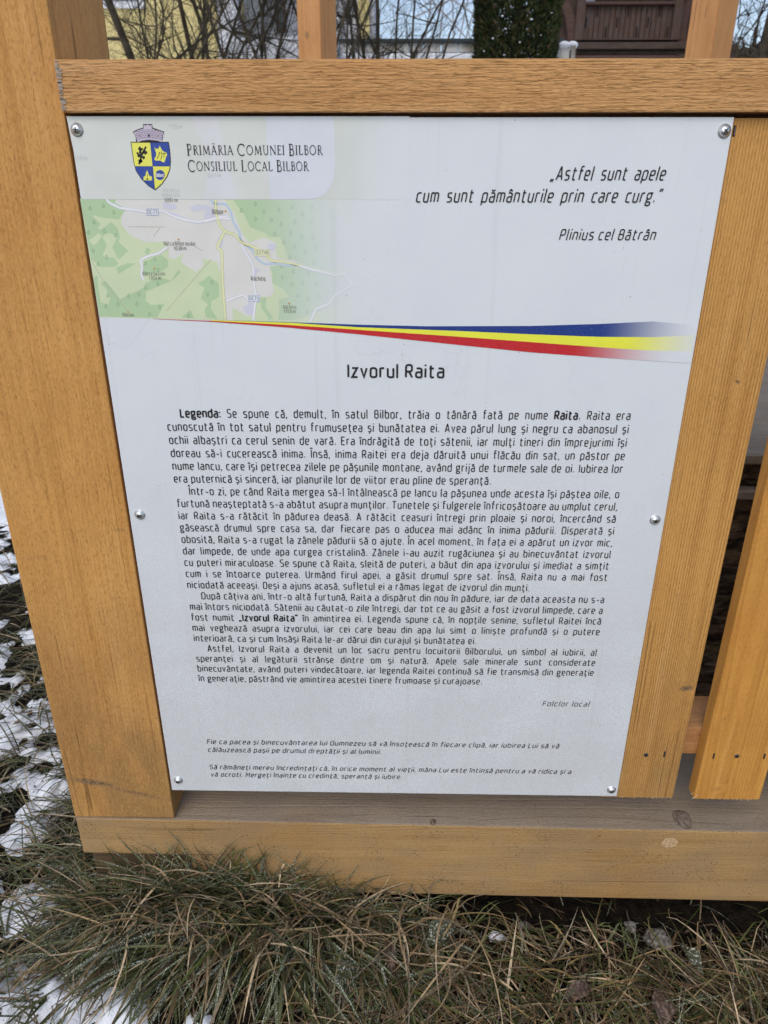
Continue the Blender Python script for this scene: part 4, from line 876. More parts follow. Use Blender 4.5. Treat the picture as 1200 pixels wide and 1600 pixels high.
TAN = [(0.38, 0.26, 0.14), (0.20, 0.13, 0.065), (0.56, 0.43, 0.27), (0.12, 0.075, 0.035), (0.24, 0.17, 0.065), (0.065, 0.042, 0.024)]
U = random.uniform
def gz(x, y): return float(ground_h(x, y))
def jit(c, k=0.25): f = 1 + U(-k, k); return tuple(v * f for v in c)
# dense long frosted tussock against the foot of the post
sp = []
clumps = []
for i in range(80):
    x = U(-0.13, 0.36); y = U(-0.095, -0.006); clumps.append((x, y, math.radians(250 + 75 * (x - 0.08) / 0.25 + random.gauss(0, 22)), U(0.7, 1.0) * (1 - 0.45 * max(0, (x - 0.16) / 0.2))))
for i in range(1250):
    cx_, cy_, az_, kk = random.choice(clumps); x = cx_ + random.gauss(0, 0.012); y = min(-0.005, cy_ + random.gauss(0, 0.010))
    wide = random.random() < 0.42; tan = random.random() < (0.16 if wide else 0.30)
    L = U(0.07, 0.21) * kk * (0.75 if cx_ < -0.03 else 1) * (1 if wide else 0.85)
    sp.append((x, y, gz(x, y) - 0.002, az_ + random.gauss(0, 0.6), U(0.25, 1.15), U(-0.85, -0.2), L, U(0.0034, 0.0064) if wide else U(0.0013, 0.0028), jit(random.choice(TAN if tan else GREEN), 0.35), U(0.0, 0.25) if tan else random.choice((0.0, 0.05, 0.15, 0.6, 0.95)), random.gauss(0, 0.16)))
for i in range(900):      # blades standing against the sill
    x = random.gauss(0.10, 0.13) if i % 3 else U(-0.15, 0.06); y = U(-0.03, -0.006)
    if x < -0.15 or x > 0.42: continue
    L = U(0.08, 0.175) * (1 - 0.5 * max(0, x - 0.15) / 0.27)
    sp.append((x, y, gz(x, y), U(0, 2 * math.pi), U(1.0, 1.5), U(-0.6, 0.9), L, U(0.0014, 0.0038), jit(random.choice(TAN if random.random() < 0.32 else GREEN), 0.35), random.choice((0, 0.1, 0.6)), random.gauss(0, 0.4)))
for i in range(240):      # dead blades lying across the clump
    x = U(-0.12, 0.42); y = U(-0.10, -0.01)
    sp.append((x, y, gz(x, y) + U(0.01, 0.07), U(0, 2 * math.pi), U(-0.1, 0.9), U(-0.9, 0.1), U(0.06, 0.16), U(0.0016, 0.0034), jit(random.choice(TAN), 0.3), U(0, 0.3), random.gauss(0, 0.6)))
blades('grass_tussock', sp, 'thick tussock of long frosted grass drooping from the foot of the post', 'grass', 8)
# finer dry grass across the front
sp = []
for i in range(4600):
    x = U(0.20, 1.0); y = U(-0.30, 0.0) if random.random() < 0.93 else U(0.0, 0.1)
    if y > -0.02 and random.random() < 0.6: continue
    tan = random.random() < 0.58; near = y > -0.05; st_ = random.random() < 0.7
    base_az = 4.0 + 1.6 * (fbm(np.array([x * 9]), np.array([y * 9]), 2)[0] - 0.5) * 4
    sp.append((x, y, gz(x, y) - 0.003 + U(0, 0.012), base_az + random.gauss(0, 0.8) if random.random() < 0.6 else U(0, 2 * math.pi), U(0.1, 0.9), U(-0.5, 0.4), U(0.04, 0.12) * (0.65 if near else 1), random.choice((U(0.0008, 0.0020), U(0.0016, 0.0038))), jit(random.choice(TAN + [(0.10, 0.065, 0.04), (0.15, 0.10, 0.06)] if tan else GREEN), 0.5), U(0, 0.6) if random.random() < 0.4 else 0.0, random.gauss(0, 0.25) if st_ else U(-1.4, 1.4)))
blades('dry_grass', sp, 'short tangled dry brown and green grass in front of the sill beam', 'grass', 6)
sp = []
nn = 26000; xs_ = -0.10 - np.abs(rng.normal(0, 0.38, nn)); ys_ = rng.uniform(-0.30, 2.0, nn)
bare = snow_h(xs_, ys_) - ground_h(xs_, ys_); edge = snow_h(xs_ - 0.03, ys_ - 0.03) - ground_h(xs_ - 0.03, ys_ - 0.03)
keep = (rng.random(nn) < np.where(bare < 0.002, 0.36, np.where(bare < 0.010, 0.10, 0.012))) | ((np.abs(xs_ + 0.175) < 0.06) & (rng.random(nn) < 0.42)); keep &= (xs_ > -1.15)
for x, y in zip(xs_[keep], ys_[keep]):
    if y > 0 and x > -0.150: x = -0.150 - U(0, 0.03)
    tan = random.random() < 0.40
    sp.append((x, y, gz(x, y) - 0.002, random.gauss(math.radians(225), 0.9), U(0.3, 1.3), U(-1.0, 0.2), U(0.04, 0.15), U(0.0014, 0.0040), jit(random.choice(TAN if tan else GREEN), 0.35), U(0, 0.5), random.gauss(0, 0.4)))
blades('snowy_grass', sp, 'dark grass clumps poking through the snow left of the post', 'grass', 6)
# tall single stalks crossing the sill
sp = []
for (x, az_, L, e0, c_) in ((0.005, 1.7, 0.165, 1.45, GREEN[4]), (0.05, 2.4, 0.19, 1.25, GREEN[1]), (-0.06, 2.0, 0.15, 1.35, TAN[3]), (0.03, 1.0, 0.12, 1.2, GREEN[2]), (0.14, 1.9, 0.14, 1.2, TAN[4]), (0.24, 0.9, 0.13, 1.15, GREEN[2]), (0.285, 2.3, 0.12, 1.3, TAN[0]), (0.27, 1.2, 0.13, 1.2, TAN[2]), (0.33, 0.7, 0.12, 1.1, GREEN[1]), (0.42, 2.2, 0.085, 1.2, GREEN[2]), (0.22, 2.8, 0.14, 1.1, TAN[0]), (-0.10, 2.2, 0.16, 1.2, GREEN[1]), (0.09, 0.6, 0.13, 1.0, TAN[1]), (0.17, 2.7, 0.12, 1.1, TAN[1]), (0.35, 2.0, 0.10, 1.25, TAN[0])):
    sp.append((x, -0.014, gz(x, -0.014), az_, e0, e0 - U(0.5, 1.3), L, U(0.0014, 0.0026), c_, 0.5, U(-0.3, 0.3)))
blades('grass_stalks', sp, 'few tall grass stalks standing against the sill beam', 'grass', 8)

q = NT('dead_litter', 0.9, 0.1); c = q.coord(); n = q.noise(c, 90, 3); q.color(q.mix(q.ramp(n, 0.4, 0.65), (0.035, 0.022, 0.014, 1), (0.17, 0.115, 0.075, 1))); litm = q.m
V = []; Fc = []
for i in range(2600):
    x = U(-0.6, 1.0); y = U(-0.3, 0.0) if x > -0.15 else U(-0.3, 1.2); z = max(gz(x, y), 0) if False else gz(x, y) + U(0.002, 0.010)
    a = U(0, 6.28); L = U(0.002, 0.010); W = L * U(0.2, 0.7); ca, sa = math.cos(a), math.sin(a); o = len(V)
    for (u, v, w) in ((-L, 0, 0), (0, -W, U(0, .004)), (L, 0, U(0, .003)), (0, W, U(0, .004))): V.append((x + u * ca - v * sa, y + u * sa + v * ca, z + w))
    Fc += [(o, o + 1, o + 2), (o, o + 2, o + 3)]
lt = from_data('leaf_litter', V, Fc, litm); lt['kind'] = 'stuff'; lt['label'] = 'dark crumbled leaf litter lying between the grass blades'; lt['category'] = 'litter'
# broad frosted leaves, stones
q = NT('frosted_leaf', 0.7); c = q.coord(); n = q.noise(c, 300, 3); q.color(q.mix(q.ramp(n, 0.50, 0.66), (0.05, 0.055, 0.028, 1), (0.42, 0.45, 0.38, 1))); q.bump(n, 0.6, 0.002); lf = q.m
q = NT('brown_leaf', 0.7); c = q.coord(); n = q.noise(c, 200, 3); q.color(q.mix(q.ramp(n, 0.4, 0.7), (0.05, 0.032, 0.022, 1), (0.19, 0.13, 0.10, 1))); q.bump(n, 0.6, 0.002); lfb = q.m
def leaf(px, py, L, W, an, label, mat, lift=0.03, group=None, roll=0.3):
    y0 = None
    P_ = CP.copy(); d = ((px - 600) / FPX) * RM[0] + ((py - 800) / FPX) * RM[1] + RM[2]; t = (-0.26 + lift - CP[2]) / d[2]; c0 = CP + t * d
    o = root('fallen_leaf', tuple(c0), label, 'leaf', group)
    V = []; Fc = []; n = 9
    for i in range(n + 1):
        u = i / n; w = W * math.sin(math.pi * min(1, u * 0.92 + 0.05)) ** 0.8 * (1 + 0.16 * math.sin(9 * u + px)); z = 0.010 * math.sin(u * 2.6) 
        for j in (-1, -0.5, 0, 0.5, 1):
            X_ = (u - 0.5) * L; Y_ = j * w; Z_ = z + abs(j) * w * 0.45 + 0.002 * math.sin(7 * u + 5 * j + px) + Y_ * roll
            V.append((c0[0] + X_ * math.cos(an) - Y_ * math.sin(an), c0[1] + X_ * math.sin(an) + Y_ * math.cos(an), c0[2] + Z_))
        if i:
            for j in range(4): a = (i - 1) * 5 + j; b = i * 5 + j; Fc.append((a, b, b + 1, a + 1))
    from_data('blade', V, Fc, mat, o, True); return o
leaf(690, 1462, 0.050, 0.014, 0.6, 'frosted grey-green leaf in the grass below the middle of the sill beam', lf, 0.035)
leaf(612, 1440, 0.035, 0.010, 2.2, 'dark leaf curled at the grass edge left of the frosted leaf', lf, 0.035)
leaf(610, 1490, 0.050, 0.009, 1.6, 'brown frosted narrow leaf standing at the right edge of the tussock', lfb, 0.035)
leaf(545, 1530, 0.040, 0.015, 0.8, 'broad dark green leaf near the bottom edge under the tussock', lf, 0.03)
leaf(1078, 1500, 0.045, 0.010, 2.0, 'olive leaf lying right of the pale stone', lf, 0.03)
leaf(1035, 1575, 0.045, 0.014, 1.3, 'brown leaf at the bottom edge below the pale stone', lfb, 0.03)
leaf(905, 1555, 0.04, 0.010, 0.3, 'brown crinkled leaf at the bottom between the snow patch and the stone', lfb, 0.02)
q = NT('pale_stone', 0.9); c = q.coord(); n = q.noise(c, 120, 4, 0.7); q.color(q.mix(q.ramp(n, 0.35, 0.65), (0.07, 0.06, 0.05, 1), (0.30, 0.27, 0.235, 1))); q.bump(n, 0.8, 0.004); stn = q.m
def stone(px, py, r, label, lift, sq=0.6):
    d = ((px - 600) / FPX) * RM[0] + ((py - 800) / FPX) * RM[1] + RM[2]; t = (-0.26 + lift - CP[2]) / d[2]; c0 = CP + t * d
    bm = bmesh.new(); bmesh.ops.create_icosphere(bm, subdivisions=3, radius=1.0)
    for v in bm.verts:
        k = 1 + (float(fbm(v.co.x * 1.3 + px, v.co.y * 1.3 + v.co.z * 1.7, 3)) - 0.5) * 0.9
        v.co = Vector((v.co.x * r * k + c0[0], v.co.y * r * 0.8 * k + c0[1], v.co.z * r * sq * k + c0[2]))
    o = from_bm('stone', bm, stn, None); o['label'] = label; o['category'] = 'stone'; return o
stone(1028, 1468, 0.019, 'pale angular stone half buried in the dry grass under the sill beam', 0.012)
stone(985, 1446, 0.009, 'small brownish stone just left of the pale angular stone', 0.008)
stone(820, 1446, 0.008, 'small dark stone behind the snow patch under the sill beam', 0.008)

# ------------------------------------------------------------------ background
def wallmat(name, a, b, rough=0.85, sc=6):
    q = NT(name, rough, 0.2); c = q.coord(); n = q.noise(c, sc, 4); n2 = q.noise(c, sc * 12, 3)
    q.color(q.mix(q.ramp(n, 0.3, 0.7), a + (1,), b + (1,))); q.bump(n2, 0.4, 0.01); return q.m
GZ = 0.98
m_yel = wallmat('yellow_render', (0.60, 0.50, 0.22), (0.68, 0.58, 0.28)); m_trim = wallmat('white_trim', (0.66, 0.68, 0.72), (0.74, 0.76, 0.80)); m_roof = wallmat('dark_roof', (0.10, 0.06, 0.05), (0.16, 0.10, 0.08)); m_glass = flat('dark_window_glass', (0.04, 0.05, 0.06), 0.1)
yh = root('yellow_house', (-4.5, 13, GZ), 'pale yellow rendered house behind the bare bushes on the left', 'house')
xr = at(340, 60, 10.0)[0]
box('wall', m_yel, yh, -9.5, xr, 10.0, 16.0, 0.2, 4.8)
box('corner_pilaster', m_trim, yh, xr + 0.002, xr + 0.26, 10.05, 10.35, 0.2, 4.8)
for k in range(3):
    x = -7.9 + 2.0 * k; w = box('window', m_trim, yh, x, x + 1.0, 9.96, 10.05, 3.0, 4.3); box('pane', m_glass, w, x + 0.08, x + 0.92, 9.94, 9.955, 3.08, 4.22)
bm = bmesh.new()
for v_ in ((-9.9, 9.5, 4.8), (xr + 0.5, 9.5, 4.8), (xr + 0.5, 16.5, 4.8), (-9.9, 16.5, 4.8), (-9.9, 13, 7.0), (xr + 0.5, 13, 7.0)): bm.verts.new(v_)
bm.verts.ensure_lookup_table()
for f in ((0, 1, 5, 4), (2, 3, 4, 5), (0, 4, 3), (1, 2, 5), (3, 2, 1, 0)): bm.faces.new([bm.verts[i] for i in f])
from_bm('roof', bm, m_roof, yh)
# white annex with a window right of the yellow wall
wa = root('white_annex', (-1.0, 14, GZ), 'whitish outbuilding with dark window beside the yellow house', 'outbuilding')
xa = at(346, 60, 12)[0]; xb = at(585, 60, 12)[0]
box('wall', wallmat('bluish_white_wall', (0.50, 0.53, 0.60), (0.64, 0.66, 0.72)), wa, xa, xb, 12, 15, 0.5, 4.7)
for (p0, p1) in ((351, 362), (366, 376), (432, 446)):
    a = at(p0, 50, 11.96); b = at(p1, 8, 11.96); w = box('window', m_roof, wa, a[0], b[0], 11.93, 12.02, a[2], b[2] + 0.3); box('pane', m_glass, w, a[0] + 0.03, b[0] - 0.03, 11.91, 11.928, a[2] + 0.03, b[2] + 0.27)
yl = box('yellow_pilaster', m_yel, wa, at(560, 50, 11.9)[0], at(577, 50, 11.9)[0], 11.85, 11.99, 0.5, 4.6)
box('roof', m_roof, wa, xa - 0.3, xb + 0.3, 11.6, 15.4, 4.7, 4.85)
# snow-covered bank / low wall in front of the annex
sn = root('snowy_woodpile', (-1.2, 7.5, GZ), 'low snow-covered heap behind the bare bushes left of the rear post', 'snow heap')
a = at(338, 58, 7.2); b = at(462, 60, 7.2)
bm = bmesh.new(); vs_ = box_bm(bm, a[0], b[0] + 0.4, 7.2, 8.4, 0.8, a[2], bev=0.04); bmesh.ops.subdivide_edges(bm, edges=bm.edges[:], cuts=5, use_grid_fill=True)
for v in bm.verts: v.co.z += (float(fbm(v.co.x * 2, v.co.y * 2, 3)) - 0.5) * 0.06 * (v.co.z > 1.5); v.co.y += (float(fbm(v.co.x * 3, v.co.z * 3, 3)) - 0.5) * 0.15
from_bm('snow_cap', bm, snowm, sn, True)
# concrete wall with metal rail
cw = root('concrete_wall', (0.4, 8, GZ), 'weathered pale concrete panel wall with dark top rail and snow ledge', 'wall')
q = NT('stained_concrete', 0.9, 0.2); c = q.coord(); n = q.noise(q.mapv(c, sc=(1, 1, 0.25)), 5, 4); n2 = q.noise(c, 60, 3)
q.color(q.mix(q.ramp(n, 0.40, 0.62), (0.60, 0.59, 0.56, 1), (0.24, 0.215, 0.17, 1))); q.bump(n2, 0.5, 0.01); conc = q.m
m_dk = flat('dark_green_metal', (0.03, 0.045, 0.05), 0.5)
yw_ = 8.0; L0 = at(528, 70, yw_)[0]; z_top = at(680, 65, yw_)[2]; z_b = at(680, 81, yw_)[2]; z_s = at(680, 86, yw_)[2]
edges = [at(p_, 70, yw_)[0] for p_ in (528, 558, 590, 618, 640, 662, 690, 716, 742, 770, 798, 826, 854, 880)]
for k in range(len(edges) - 1): box('panel', conc, cw, edges[k] + 0.008, edges[k + 1] - 0.008, yw_ + random.uniform(0, 0.02), yw_ + 0.1, z_b, z_top - 0.01, bev=0.006)
box('coping', m_dk, cw, L0, edges[-1], yw_ - 0.03, yw_ + 0.13, z_top - 0.0095, z_top + 0.022)
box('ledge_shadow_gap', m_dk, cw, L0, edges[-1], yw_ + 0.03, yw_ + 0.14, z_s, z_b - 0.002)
bm = bmesh.new(); box_bm(bm, L0, edges[-1], yw_ - 0.14, yw_ + 0.15, z_s - 0.09, z_s - 0.002, bev=0.02); from_bm('snow_cap', bm, snowm, cw, True)
box('footing', conc, cw, L0, edges[-1], yw_ - 0.1, yw_ + 0.15, 0.4, z_s - 0.092)
# end pillar with snow
cpil = root('concrete_pillar', (1.98, 7.6, GZ), 'short pale concrete pillar capped with snow beside the dark timber house', 'pillar')
a = at(877, 66, 7.4); b = at(896, 90, 7.4)
box('shaft', conc, cpil, a[0], b[0] - 0.04, 7.4, 7.6, 0.5, a[2] - 0.02, bev=0.01); box('shaft', conc, cpil, a[0] + 0.10, b[0] + 0.01, 7.36, 7.395, 0.5, a[2] - 0.03, bev=0.01)
for dx in (0.035, 0.115):
    bm = bmesh.new(); bmesh.ops.create_uvsphere(bm, u_segments=12, v_segments=8, radius=1, matrix=Matrix.Translation((a[0] + dx, 7.44, a[2] - 0.02)) @ Matrix.Diagonal((0.055, 0.09, 0.035, 1))); from_bm('snow_cap', bm, snowm, cpil, True)
# lattice mast against the white sky
m_st = flat('grey_galvanised_steel', (0.34, 0.35, 0.37), 0.5, 0.3)
mast = root('lattice_mast', (2.0, 25.5, 1.6), 'thin grey lattice of crossing steel bars against the white sky', 'lattice mast')
def bar(par, p1, y1, p2, y2, r, mat, name='bar', ext=(0, 0)):
    a = Vector(at(p1[0], p1[1], y1)); b = Vector(at(p2[0], p2[1], y2)); d = b - a; a = a - d * ext[0]; b = b + d * ext[1]
    bm = bmesh.new(); M = Matrix.Translation((a + b) / 2) @ (b - a).to_track_quat('Z', 'Y').to_matrix().to_4x4(); bmesh.ops.create_cone(bm, cap_ends=True, segments=6, radius1=r, radius2=r, depth=(b - a).length, matrix=M); return from_bm(name, bm, mat, par)
for k, (p1, p2, e) in enumerate([((675, 0), (729, 60), (1.2, .1)), ((708, 0), (749, 28), (1.0, .6)), ((674, 0), (667, 46), (1, 1.6)), ((693, 6), (687, 60), (1, 1.0)), ((707, 0), (709, 60), (1, 1.0)), ((731, 0), (718, 60), (1, 1.0)), ((724, 0), (734, 60), (1, 1.0)), ((704, 0), (658, 22), (1, .3)), ((676, 0), (660, 10), (1, 0.2)), ((745, 0), (728, 60), (1, 1.0))]):
    bar(mast, p1, 25 + 0.12 * k, p2, 25 + 0.12 * k, 0.026, m_st, ext=e)

# evergreen column
q = NT('cypress_foliage', 0.8, 0.15); a = q.n('ShaderNodeAttribute', attribute_name='tint'); q.color(a.outputs[0]); ev = q.m
bark = wallmat('bark', (0.045, 0.036, 0.028), (0.10, 0.085, 0.07), 0.95, 20)
def leaf_cloud(name, P_, N_, size, cols, mat, par):
    n = len(P_); t1 = rng.normal(size=(n, 3)); t1 /= np.linalg.norm(t1, axis=1)[:, None]; t1 = t1 * 0.5 + N_; t1 /= np.linalg.norm(t1, axis=1)[:, None]
    t2 = np.cross(t1, rng.normal(size=(n, 3))); t2 /= np.linalg.norm(t2, axis=1)[:, None]; s = size[:, None]
    V = np.stack([P_ - t2 * s * .28, P_ + t1 * s, P_ + t2 * s * .28], 1).reshape(-1, 3) - np.array(base_of(par))
    me = bpy.data.meshes.new(name); me.vertices.add(3 * n); me.vertices.foreach_set('co', V.ravel()); me.loops.add(3 * n); me.loops.foreach_set('vertex_index', np.arange(3 * n, dtype=np.int32)); me.polygons.add(n); me.polygons.foreach_set('loop_start', (np.arange(n) * 3).astype(np.int32)); me.update(calc_edges=True)
    ca = me.color_attributes.new('tint', 'FLOAT_COLOR', 'POINT'); ca.data.foreach_set('color', np.repeat(np.concatenate([cols, np.ones((n, 1))], 1), 3, 0).ravel()); me.materials.append(mat)
    return link(bpy.data.objects.new(name, me), par)
ye = 6.6; xc = at(808, 40, ye)[0]; wr = (at(875, 60, ye)[0] - at(742, 60, ye)[0]) / 2
evt = root('evergreen_tree', (xc, ye, GZ - 0.1), 'dark green columnar evergreen with specks of snow behind the rail', 'tree')
n = 60000; z = rng.uniform(1.0, 3.6, n); prof = np.clip(np.minimum(1, (3.75 - z) / 1.4), 0, 1) ** 0.7 * (1 + 0.0 * z); th = rng.uniform(0, 2 * np.pi, n)
lump = 0.84 + 0.30 * fbm(th * 2.2 + 3, z * 4.5, 3); rr = wr * prof * lump * (1 - 0.30 * rng.random(n) ** 1.6)
Pn = np.stack([xc + rr * np.cos(th), ye + rr * np.sin(th), z], 1); Nn = np.stack([np.cos(th) * .6, np.sin(th) * .6, np.full(n, .7)], 1)
cols = np.array([(0.022, 0.036, 0.014), (0.045, 0.060, 0.020), (0.085, 0.085, 0.035), (0.09, 0.062, 0.030)])[rng.choice(4, n, p=[.42, .32, .16, .10])] * rng.uniform(.7, 1.2, (n, 1))
leaf_cloud('foliage', Pn, Nn, rng.uniform(0.02, 0.05, n), cols, ev, evt)
bm = bmesh.new(); bmesh.ops.create_cone(bm, cap_ends=True, segments=10, radius1=0.07, radius2=0.02, depth=2.5, matrix=Matrix.Translation((xc, ye, 2.1))); from_bm('trunk', bm, bark, evt)
bm = bmesh.new()
for (px, py) in ((785, 25), (790, 45), (798, 10), (770, 60), (830, 30), (845, 55), (812, 66), (862, 20), (788, 86), (756, 80)):
    p_ = at(px, py, ye - wr * 0.93); bmesh.ops.create_icosphere(bm, subdivisions=2, radius=random.uniform(0.004, 0.010), matrix=Matrix.Translation(p_) @ Matrix.Diagonal((1.2, 1, 0.7, 1)))
from_bm('snow_lumps', bm, snowm, evt, True)

# dark timber house with a balcony
hs = root('timber_house', (3.0, 10, GZ), 'dark brown weathered timber house with a carved board balcony', 'house')
yb = 8.6
m_dw = wood('dark_weathered_boards', 'Z', (0.105, 0.065, 0.048), (0.022, 0.015, 0.012), freq=28, rs=0.6, seed=3, grey=0.45, greyc=(0.10, 0.09, 0.085, 1), bump=0.6, specks=0.0, ffreq=60, rough=0.9)
m_dx = wood('dark_weathered_beam', 'X', (0.085, 0.058, 0.045), (0.02, 0.014, 0.012), freq=20, rs=0.6, seed=5, grey=0.45, greyc=(0.09, 0.08, 0.075, 1), bump=0.6, specks=0.0, ffreq=60, rough=0.9)
m_vd = flat('black_gap', (0.012, 0.010, 0.010), 0.9)
X_ = lambda px: at(px, 45, yb)[0]; Zy = lambda py: at(980, py, yb)[2]
zf = Zy(66)
nb = 17; xL, xR = X_(911), X_(1048)
for k in range(nb):
    w = (xR - xL) / nb; x0 = xL + k * w; bm = bmesh.new(); d = random.uniform(0, 0.012)
    box_bm(bm, x0 + 0.004, x0 + w - 0.004, yb + d, yb + d + 0.03, Zy(61) + random.uniform(-.005, .005), Zy(9), bev=0.003); o = from_bm('baluster_board', bm, m_dw, hs)
    if k % 2 == 0:
        zc = Zy((35, 18, 50)[(k // 2) % 3]); bm = bmesh.new(); box_bm(bm, x0 + w * .35, x0 + w * .6, yb + d - 0.004, yb + d + 0.002, zc - 0.05, zc + 0.05, bev=0.008); from_bm('cutout', bm, m_vd, o)
m_red = wood('reddish_rail_wood', 'X', (0.105, 0.062, 0.050), (0.035, 0.022, 0.018), freq=25, rs=0.5, seed=6, ffreq=60, specks=0, rough=0.9)
box('handrail', m_red, hs, xL, xR, yb - 0.05, yb + 0.08, Zy(8.5), Zy(3.5), bev=0.01)
box('bottom_rail', m_dx, hs, xL, xR, yb - 0.02, yb + 0.06, Zy(63), Zy(61), bev=0.004)
box('floor_shadow_gap', m_vd, hs, xL, xR, yb + 0.05, yb + 0.1, Zy(67), Zy(63.2))
box('floor_beam', m_dx, hs, X_(897), X_(1110), yb - 0.06, yb + 0.14, Zy(78), Zy(67.2), bev=0.01)
box('wall_log', m_dx, hs, X_(897), X_(1110), yb + 0.0, yb + 0.16, Zy(86), Zy(78.5), bev=0.02)
box('sill_log', m_red, hs, X_(897), X_(1110), yb - 0.03, yb + 0.16, Zy(97), Zy(86.5), bev=0.02)
for (p0, p1) in ((897, 911), (1047, 1062)): box('balcony_post', m_dw, hs, X_(p0) + 0.004, X_(p1) - 0.004, yb - 0.055, yb + 0.07, zf - 0.05 + 0.06, 3.9, bev=0.01)
# curved braces at both posts
for s_g, p0 in ((-1, 897), (1, 1062)):
    V = []; Fc = []; n = 8
    for i in range(n + 1):
        t = i / n; px = p0 + s_g * (2 + 26 * (1 - math.cos(t * 1.5))); a = at(px, 70 - 75 * math.sin(t * 1.5), yb)
        for dx in (0, s_g * 0.10):
            for dy in (0, 0.08): V.append((a[0] + dx * -1 + s_g * .05, yb - 0.01 + dy, a[2]))
        if i:
            a_i = (i - 1) * 4; b_i = i * 4; Fc += [(a_i, a_i + 2, b_i + 2, b_i), (a_i + 1, b_i + 1, b_i + 3, a_i + 3), (a_i, b_i, b_i + 1, a_i + 1), (a_i + 2, a_i + 3, b_i + 3, b_i + 2)]
    from_data('curved_brace', V, Fc, m_red, hs)
for k in range(14): box('side_board', m_dw, hs, X_(872) + k * 0.026 if k < 8 else X_(1064) + (k - 8) * 0.05, (X_(872) + k * 0.026 + 0.023) if k < 8 else X_(1064) + (k - 8) * 0.05 + 0.047, yb + 0.12, yb + 0.15, Zy(66), 3.9, bev=0.003)
for k in range(9): box('back_wall_log', m_dx, hs, X_(872), X_(1170), yb + 1.3, yb + 1.5, 2.2 + 0.2 * k, 2.2 + 0.2 * k + 0.194, bev=0.03)
w = box('window', m_red, hs, X_(940), X_(968), yb + 1.22, yb + 1.3, Zy(3), 3.45); box('pane', flat('pale_lit_curtain', (0.45, 0.50, 0.62), 0.4), w, X_(944), X_(964), yb + 1.2, yb + 1.218, Zy(2), 3.4)
for k in range(7): box('base_stone_course', conc, hs, X_(897), X_(1110), yb + 0.01, yb + 0.2, 0.6 + 0.1 * k, 0.6 + 0.1 * k + 0.097, bev=0.01)
for (p0, p1) in ((872, 897.5), (1110, 1112)): pass
bm = bmesh.new()
for v_ in ((X_(850), yb - 0.5, 3.9), (X_(1190), yb - 0.5, 3.9), (X_(1190), yb + 5, 3.9), (X_(850), yb + 5, 3.9), (X_(850), yb + 2.2, 6.2), (X_(1190), yb + 2.2, 6.2)): bm.verts.new(v_)
bm.verts.ensure_lookup_table()
for f in ((0, 1, 5, 4), (2, 3, 4, 5), (0, 4, 3), (1, 2, 5), (3, 2, 1, 0)): bm.faces.new([bm.verts[i] for i in f])
from_bm('roof', bm, m_roof, hs)

# bare trees and bushes
bt = wallmat('bare_twig_bark', (0.035, 0.029, 0.022), (0.095, 0.08, 0.055), 0.95, 15)
def tube(V, Fc, pts, r0, r1, k=4):
    n = len(pts); o = len(V)
    for i, p in enumerate(pts):
        d = (pts[min(i + 1, n - 1)] - pts[max(i - 1, 0)]); d.normalize(); a = d.orthogonal().normalized(); b = d.cross(a); r = r0 + (r1 - r0) * i / (n - 1)
        for j in range(k): t = 2 * math.pi * j / k; V.append(p + a * (r * math.cos(t)) + b * (r * math.sin(t)))
    for i in range(n - 1):
        for j in range(k): Fc.append((o + i * k + j, o + i * k + (j + 1) % k, o + (i + 1) * k + (j + 1) % k, o + (i + 1) * k + j))
def rv(s): return Vector((random.gauss(0, s), random.gauss(0, s), random.gauss(0, s)))
def grow(V, Fc, p, d, L, r, lev, droop=0.0):
    seg = 6; pts = [p.copy()]; dd = d.copy()
    for i in range(seg):
        dd = (dd + rv(0.13) + Vector((0, 0, 0.03 - droop))).normalized(); p = p + dd * (L / seg); pts.append(p.copy())
    tube(V, Fc, pts, r, r * 0.45, 5 if lev > 1 else 3)
    if lev == 0: return
    for k in range(random.randint(4, 6) if lev > 1 else random.randint(4, 7)):
        i = random.randint(1, seg); dn = (dd + rv(0.65)).normalized(); grow(V, Fc, pts[i], dn, L * U(0.42, 0.72), r * U(0.3, 0.5), lev - 1, droop)
def tree(px, y, h, r, lean, label, lev=3, stems=1, spread=0.3, name='bare_tree', cat='tree', zb=GZ - 0.05, px_y=60, L=None):
    x = at(px, px_y, y)[0]; o = root(name, (x, y, zb), label, cat); V = []; Fc = []; V2 = []; F2 = []
    for s in range(stems):
        d = Vector((lean + random.gauss(0, spread), random.gauss(0, spread * 0.5), 1)).normalized(); p = Vector((x + random.gauss(0, 0.08 * (stems > 1)), y + random.gauss(0, 0.08 * (stems > 1)), zb)); pts = [p]; dd = d; n = 9
        for i in range(n): dd = (dd + rv(0.06)).normalized(); p = p + dd * (h / n); pts.append(p)
        rs_ = r * U(0.7, 1.0); tube(V, Fc, pts, rs_, rs_ * 0.45, 8)
        for k in range(int(9 / max(1, stems ** .5)) + 6):
            i = random.randint(1, n); dn = (dd * 0.6 + rv(0.6)); dn.y *= 0.6; dn.normalize(); grow(V2, F2, pts[i], dn, (L or h * 0.45) * U(0.6, 1.1), rs_ * U(0.32, 0.6), lev)
    from_data('trunk', V, Fc, bt, o, True); from_data('crown', V2, F2, bt, o, True); return o
tree(268, 5.6, 3.0, 0.036, -0.42, 'leaning bare tree trunk in front of the yellow house wall', 3, L=1.0, spread=.02)
tree(287, 5.9, 2.6, 0.020, 0.02, 'bare tree with forked limbs in front of the yellow wall', 3, stems=3, spread=.28, L=0.8)
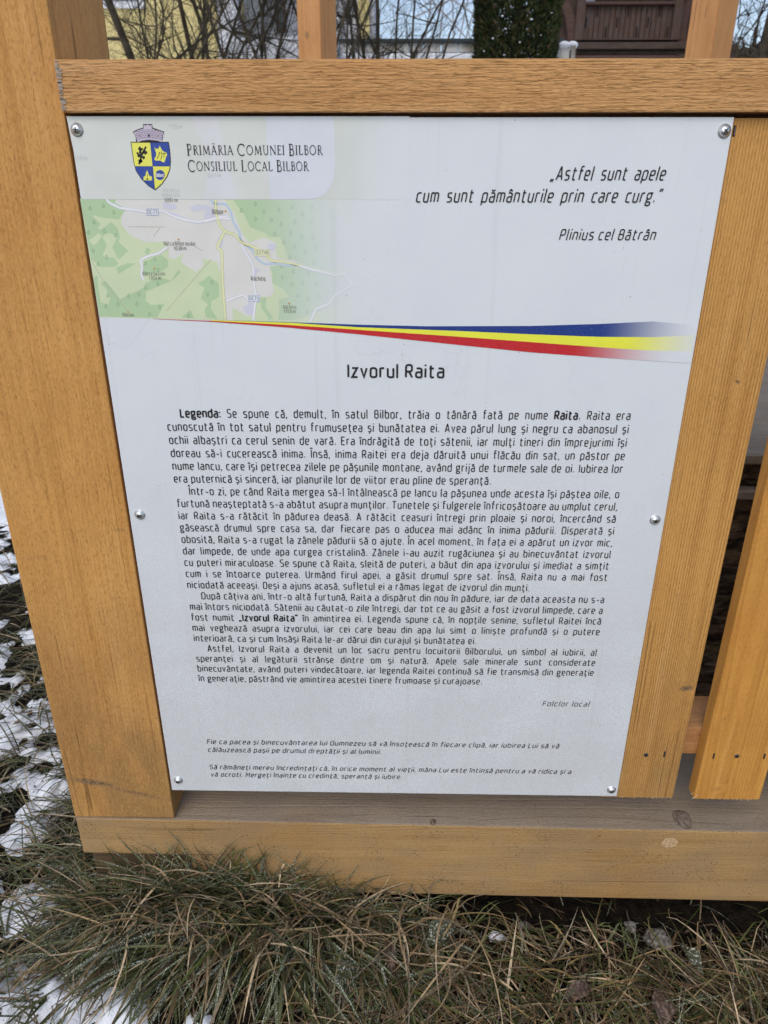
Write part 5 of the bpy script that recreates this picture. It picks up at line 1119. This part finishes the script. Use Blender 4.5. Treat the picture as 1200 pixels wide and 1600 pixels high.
tree(316, 6.3, 3.2, 0.028, -0.06, 'darkest upright bare trunk at the right edge of the yellow wall', 2, L=0.9, spread=.02)
tree(340, 5.7, 3.0, 0.024, -0.18, 'mossy bare tree just right of the yellow wall', 2, L=1.0, spread=.05)
tree(200, 5.0, 2.2, 0.013, 0.0, 'fine-twigged bare bush beside the front post', 2, stems=5, spread=.35, name='bare_bush', cat='bush', L=0.6)
tree(400, 5.6, 2.4, 0.016, 0.0, 'dense bare bush over the snow heap left of the rear post', 3, stems=5, spread=.25, name='bare_bush', cat='bush', L=0.55)
tree(448, 5.2, 2.4, 0.014, 0.05, 'dense bare bush touching the left side of the rear post', 3, stems=5, spread=.22, name='bare_bush', cat='bush', L=0.5)
tree(548, 6.0, 2.6, 0.013, 0.0, 'bare bush immediately right of the rear post', 2, stems=5, spread=.22, name='bare_bush', cat='bush', L=0.5)
tree(590, 6.3, 2.8, 0.020, 0.0, 'thin upright bare sapling in front of the concrete wall', 3, stems=2, spread=.06, L=0.55)
tree(615, 6.2, 2.1, 0.015, 0.15, 'low spreading bare bush before the concrete wall', 2, stems=4, spread=.25, name='bare_bush', cat='bush', L=0.5)
tree(1196, 7.0, 3.2, 0.09, 0.05, 'dark bare tree at the right edge behind the picket fence', 3, L=0.9, spread=.03)
tree(1165, 8.5, 3.0, 0.03, 0.0, 'bare bush between the right rear post and the picket fence', 3, stems=4, spread=.25, name='bare_bush', cat='bush', L=0.7)
# picket fence at the right
pf = root('picket_fence', (4.6, 8.0, GZ), 'dark picket fence with snow behind it at the right edge', 'fence')
a = at(1156, 74, 8.0); b = at(1230, 74, 8.0); n = 17
for k in range(n):
    x = a[0] + (b[0] - a[0]) * k / n; box('picket', m_vd if False else m_dx, pf, x, x + 0.022, 8.0, 8.02, 1.0, a[2] + U(-0.01, 0.01), bev=0.003)
box('fence_rail', m_dx, pf, a[0] - 0.05, b[0], 8.022, 8.05, 2.12, 2.16)
box('fence_post', m_dx, pf, at(1140, 60, 8.0)[0], at(1153, 60, 8.0)[0], 7.95, 8.06, 1.0, at(1146, 70, 8.0)[2], bev=0.01)
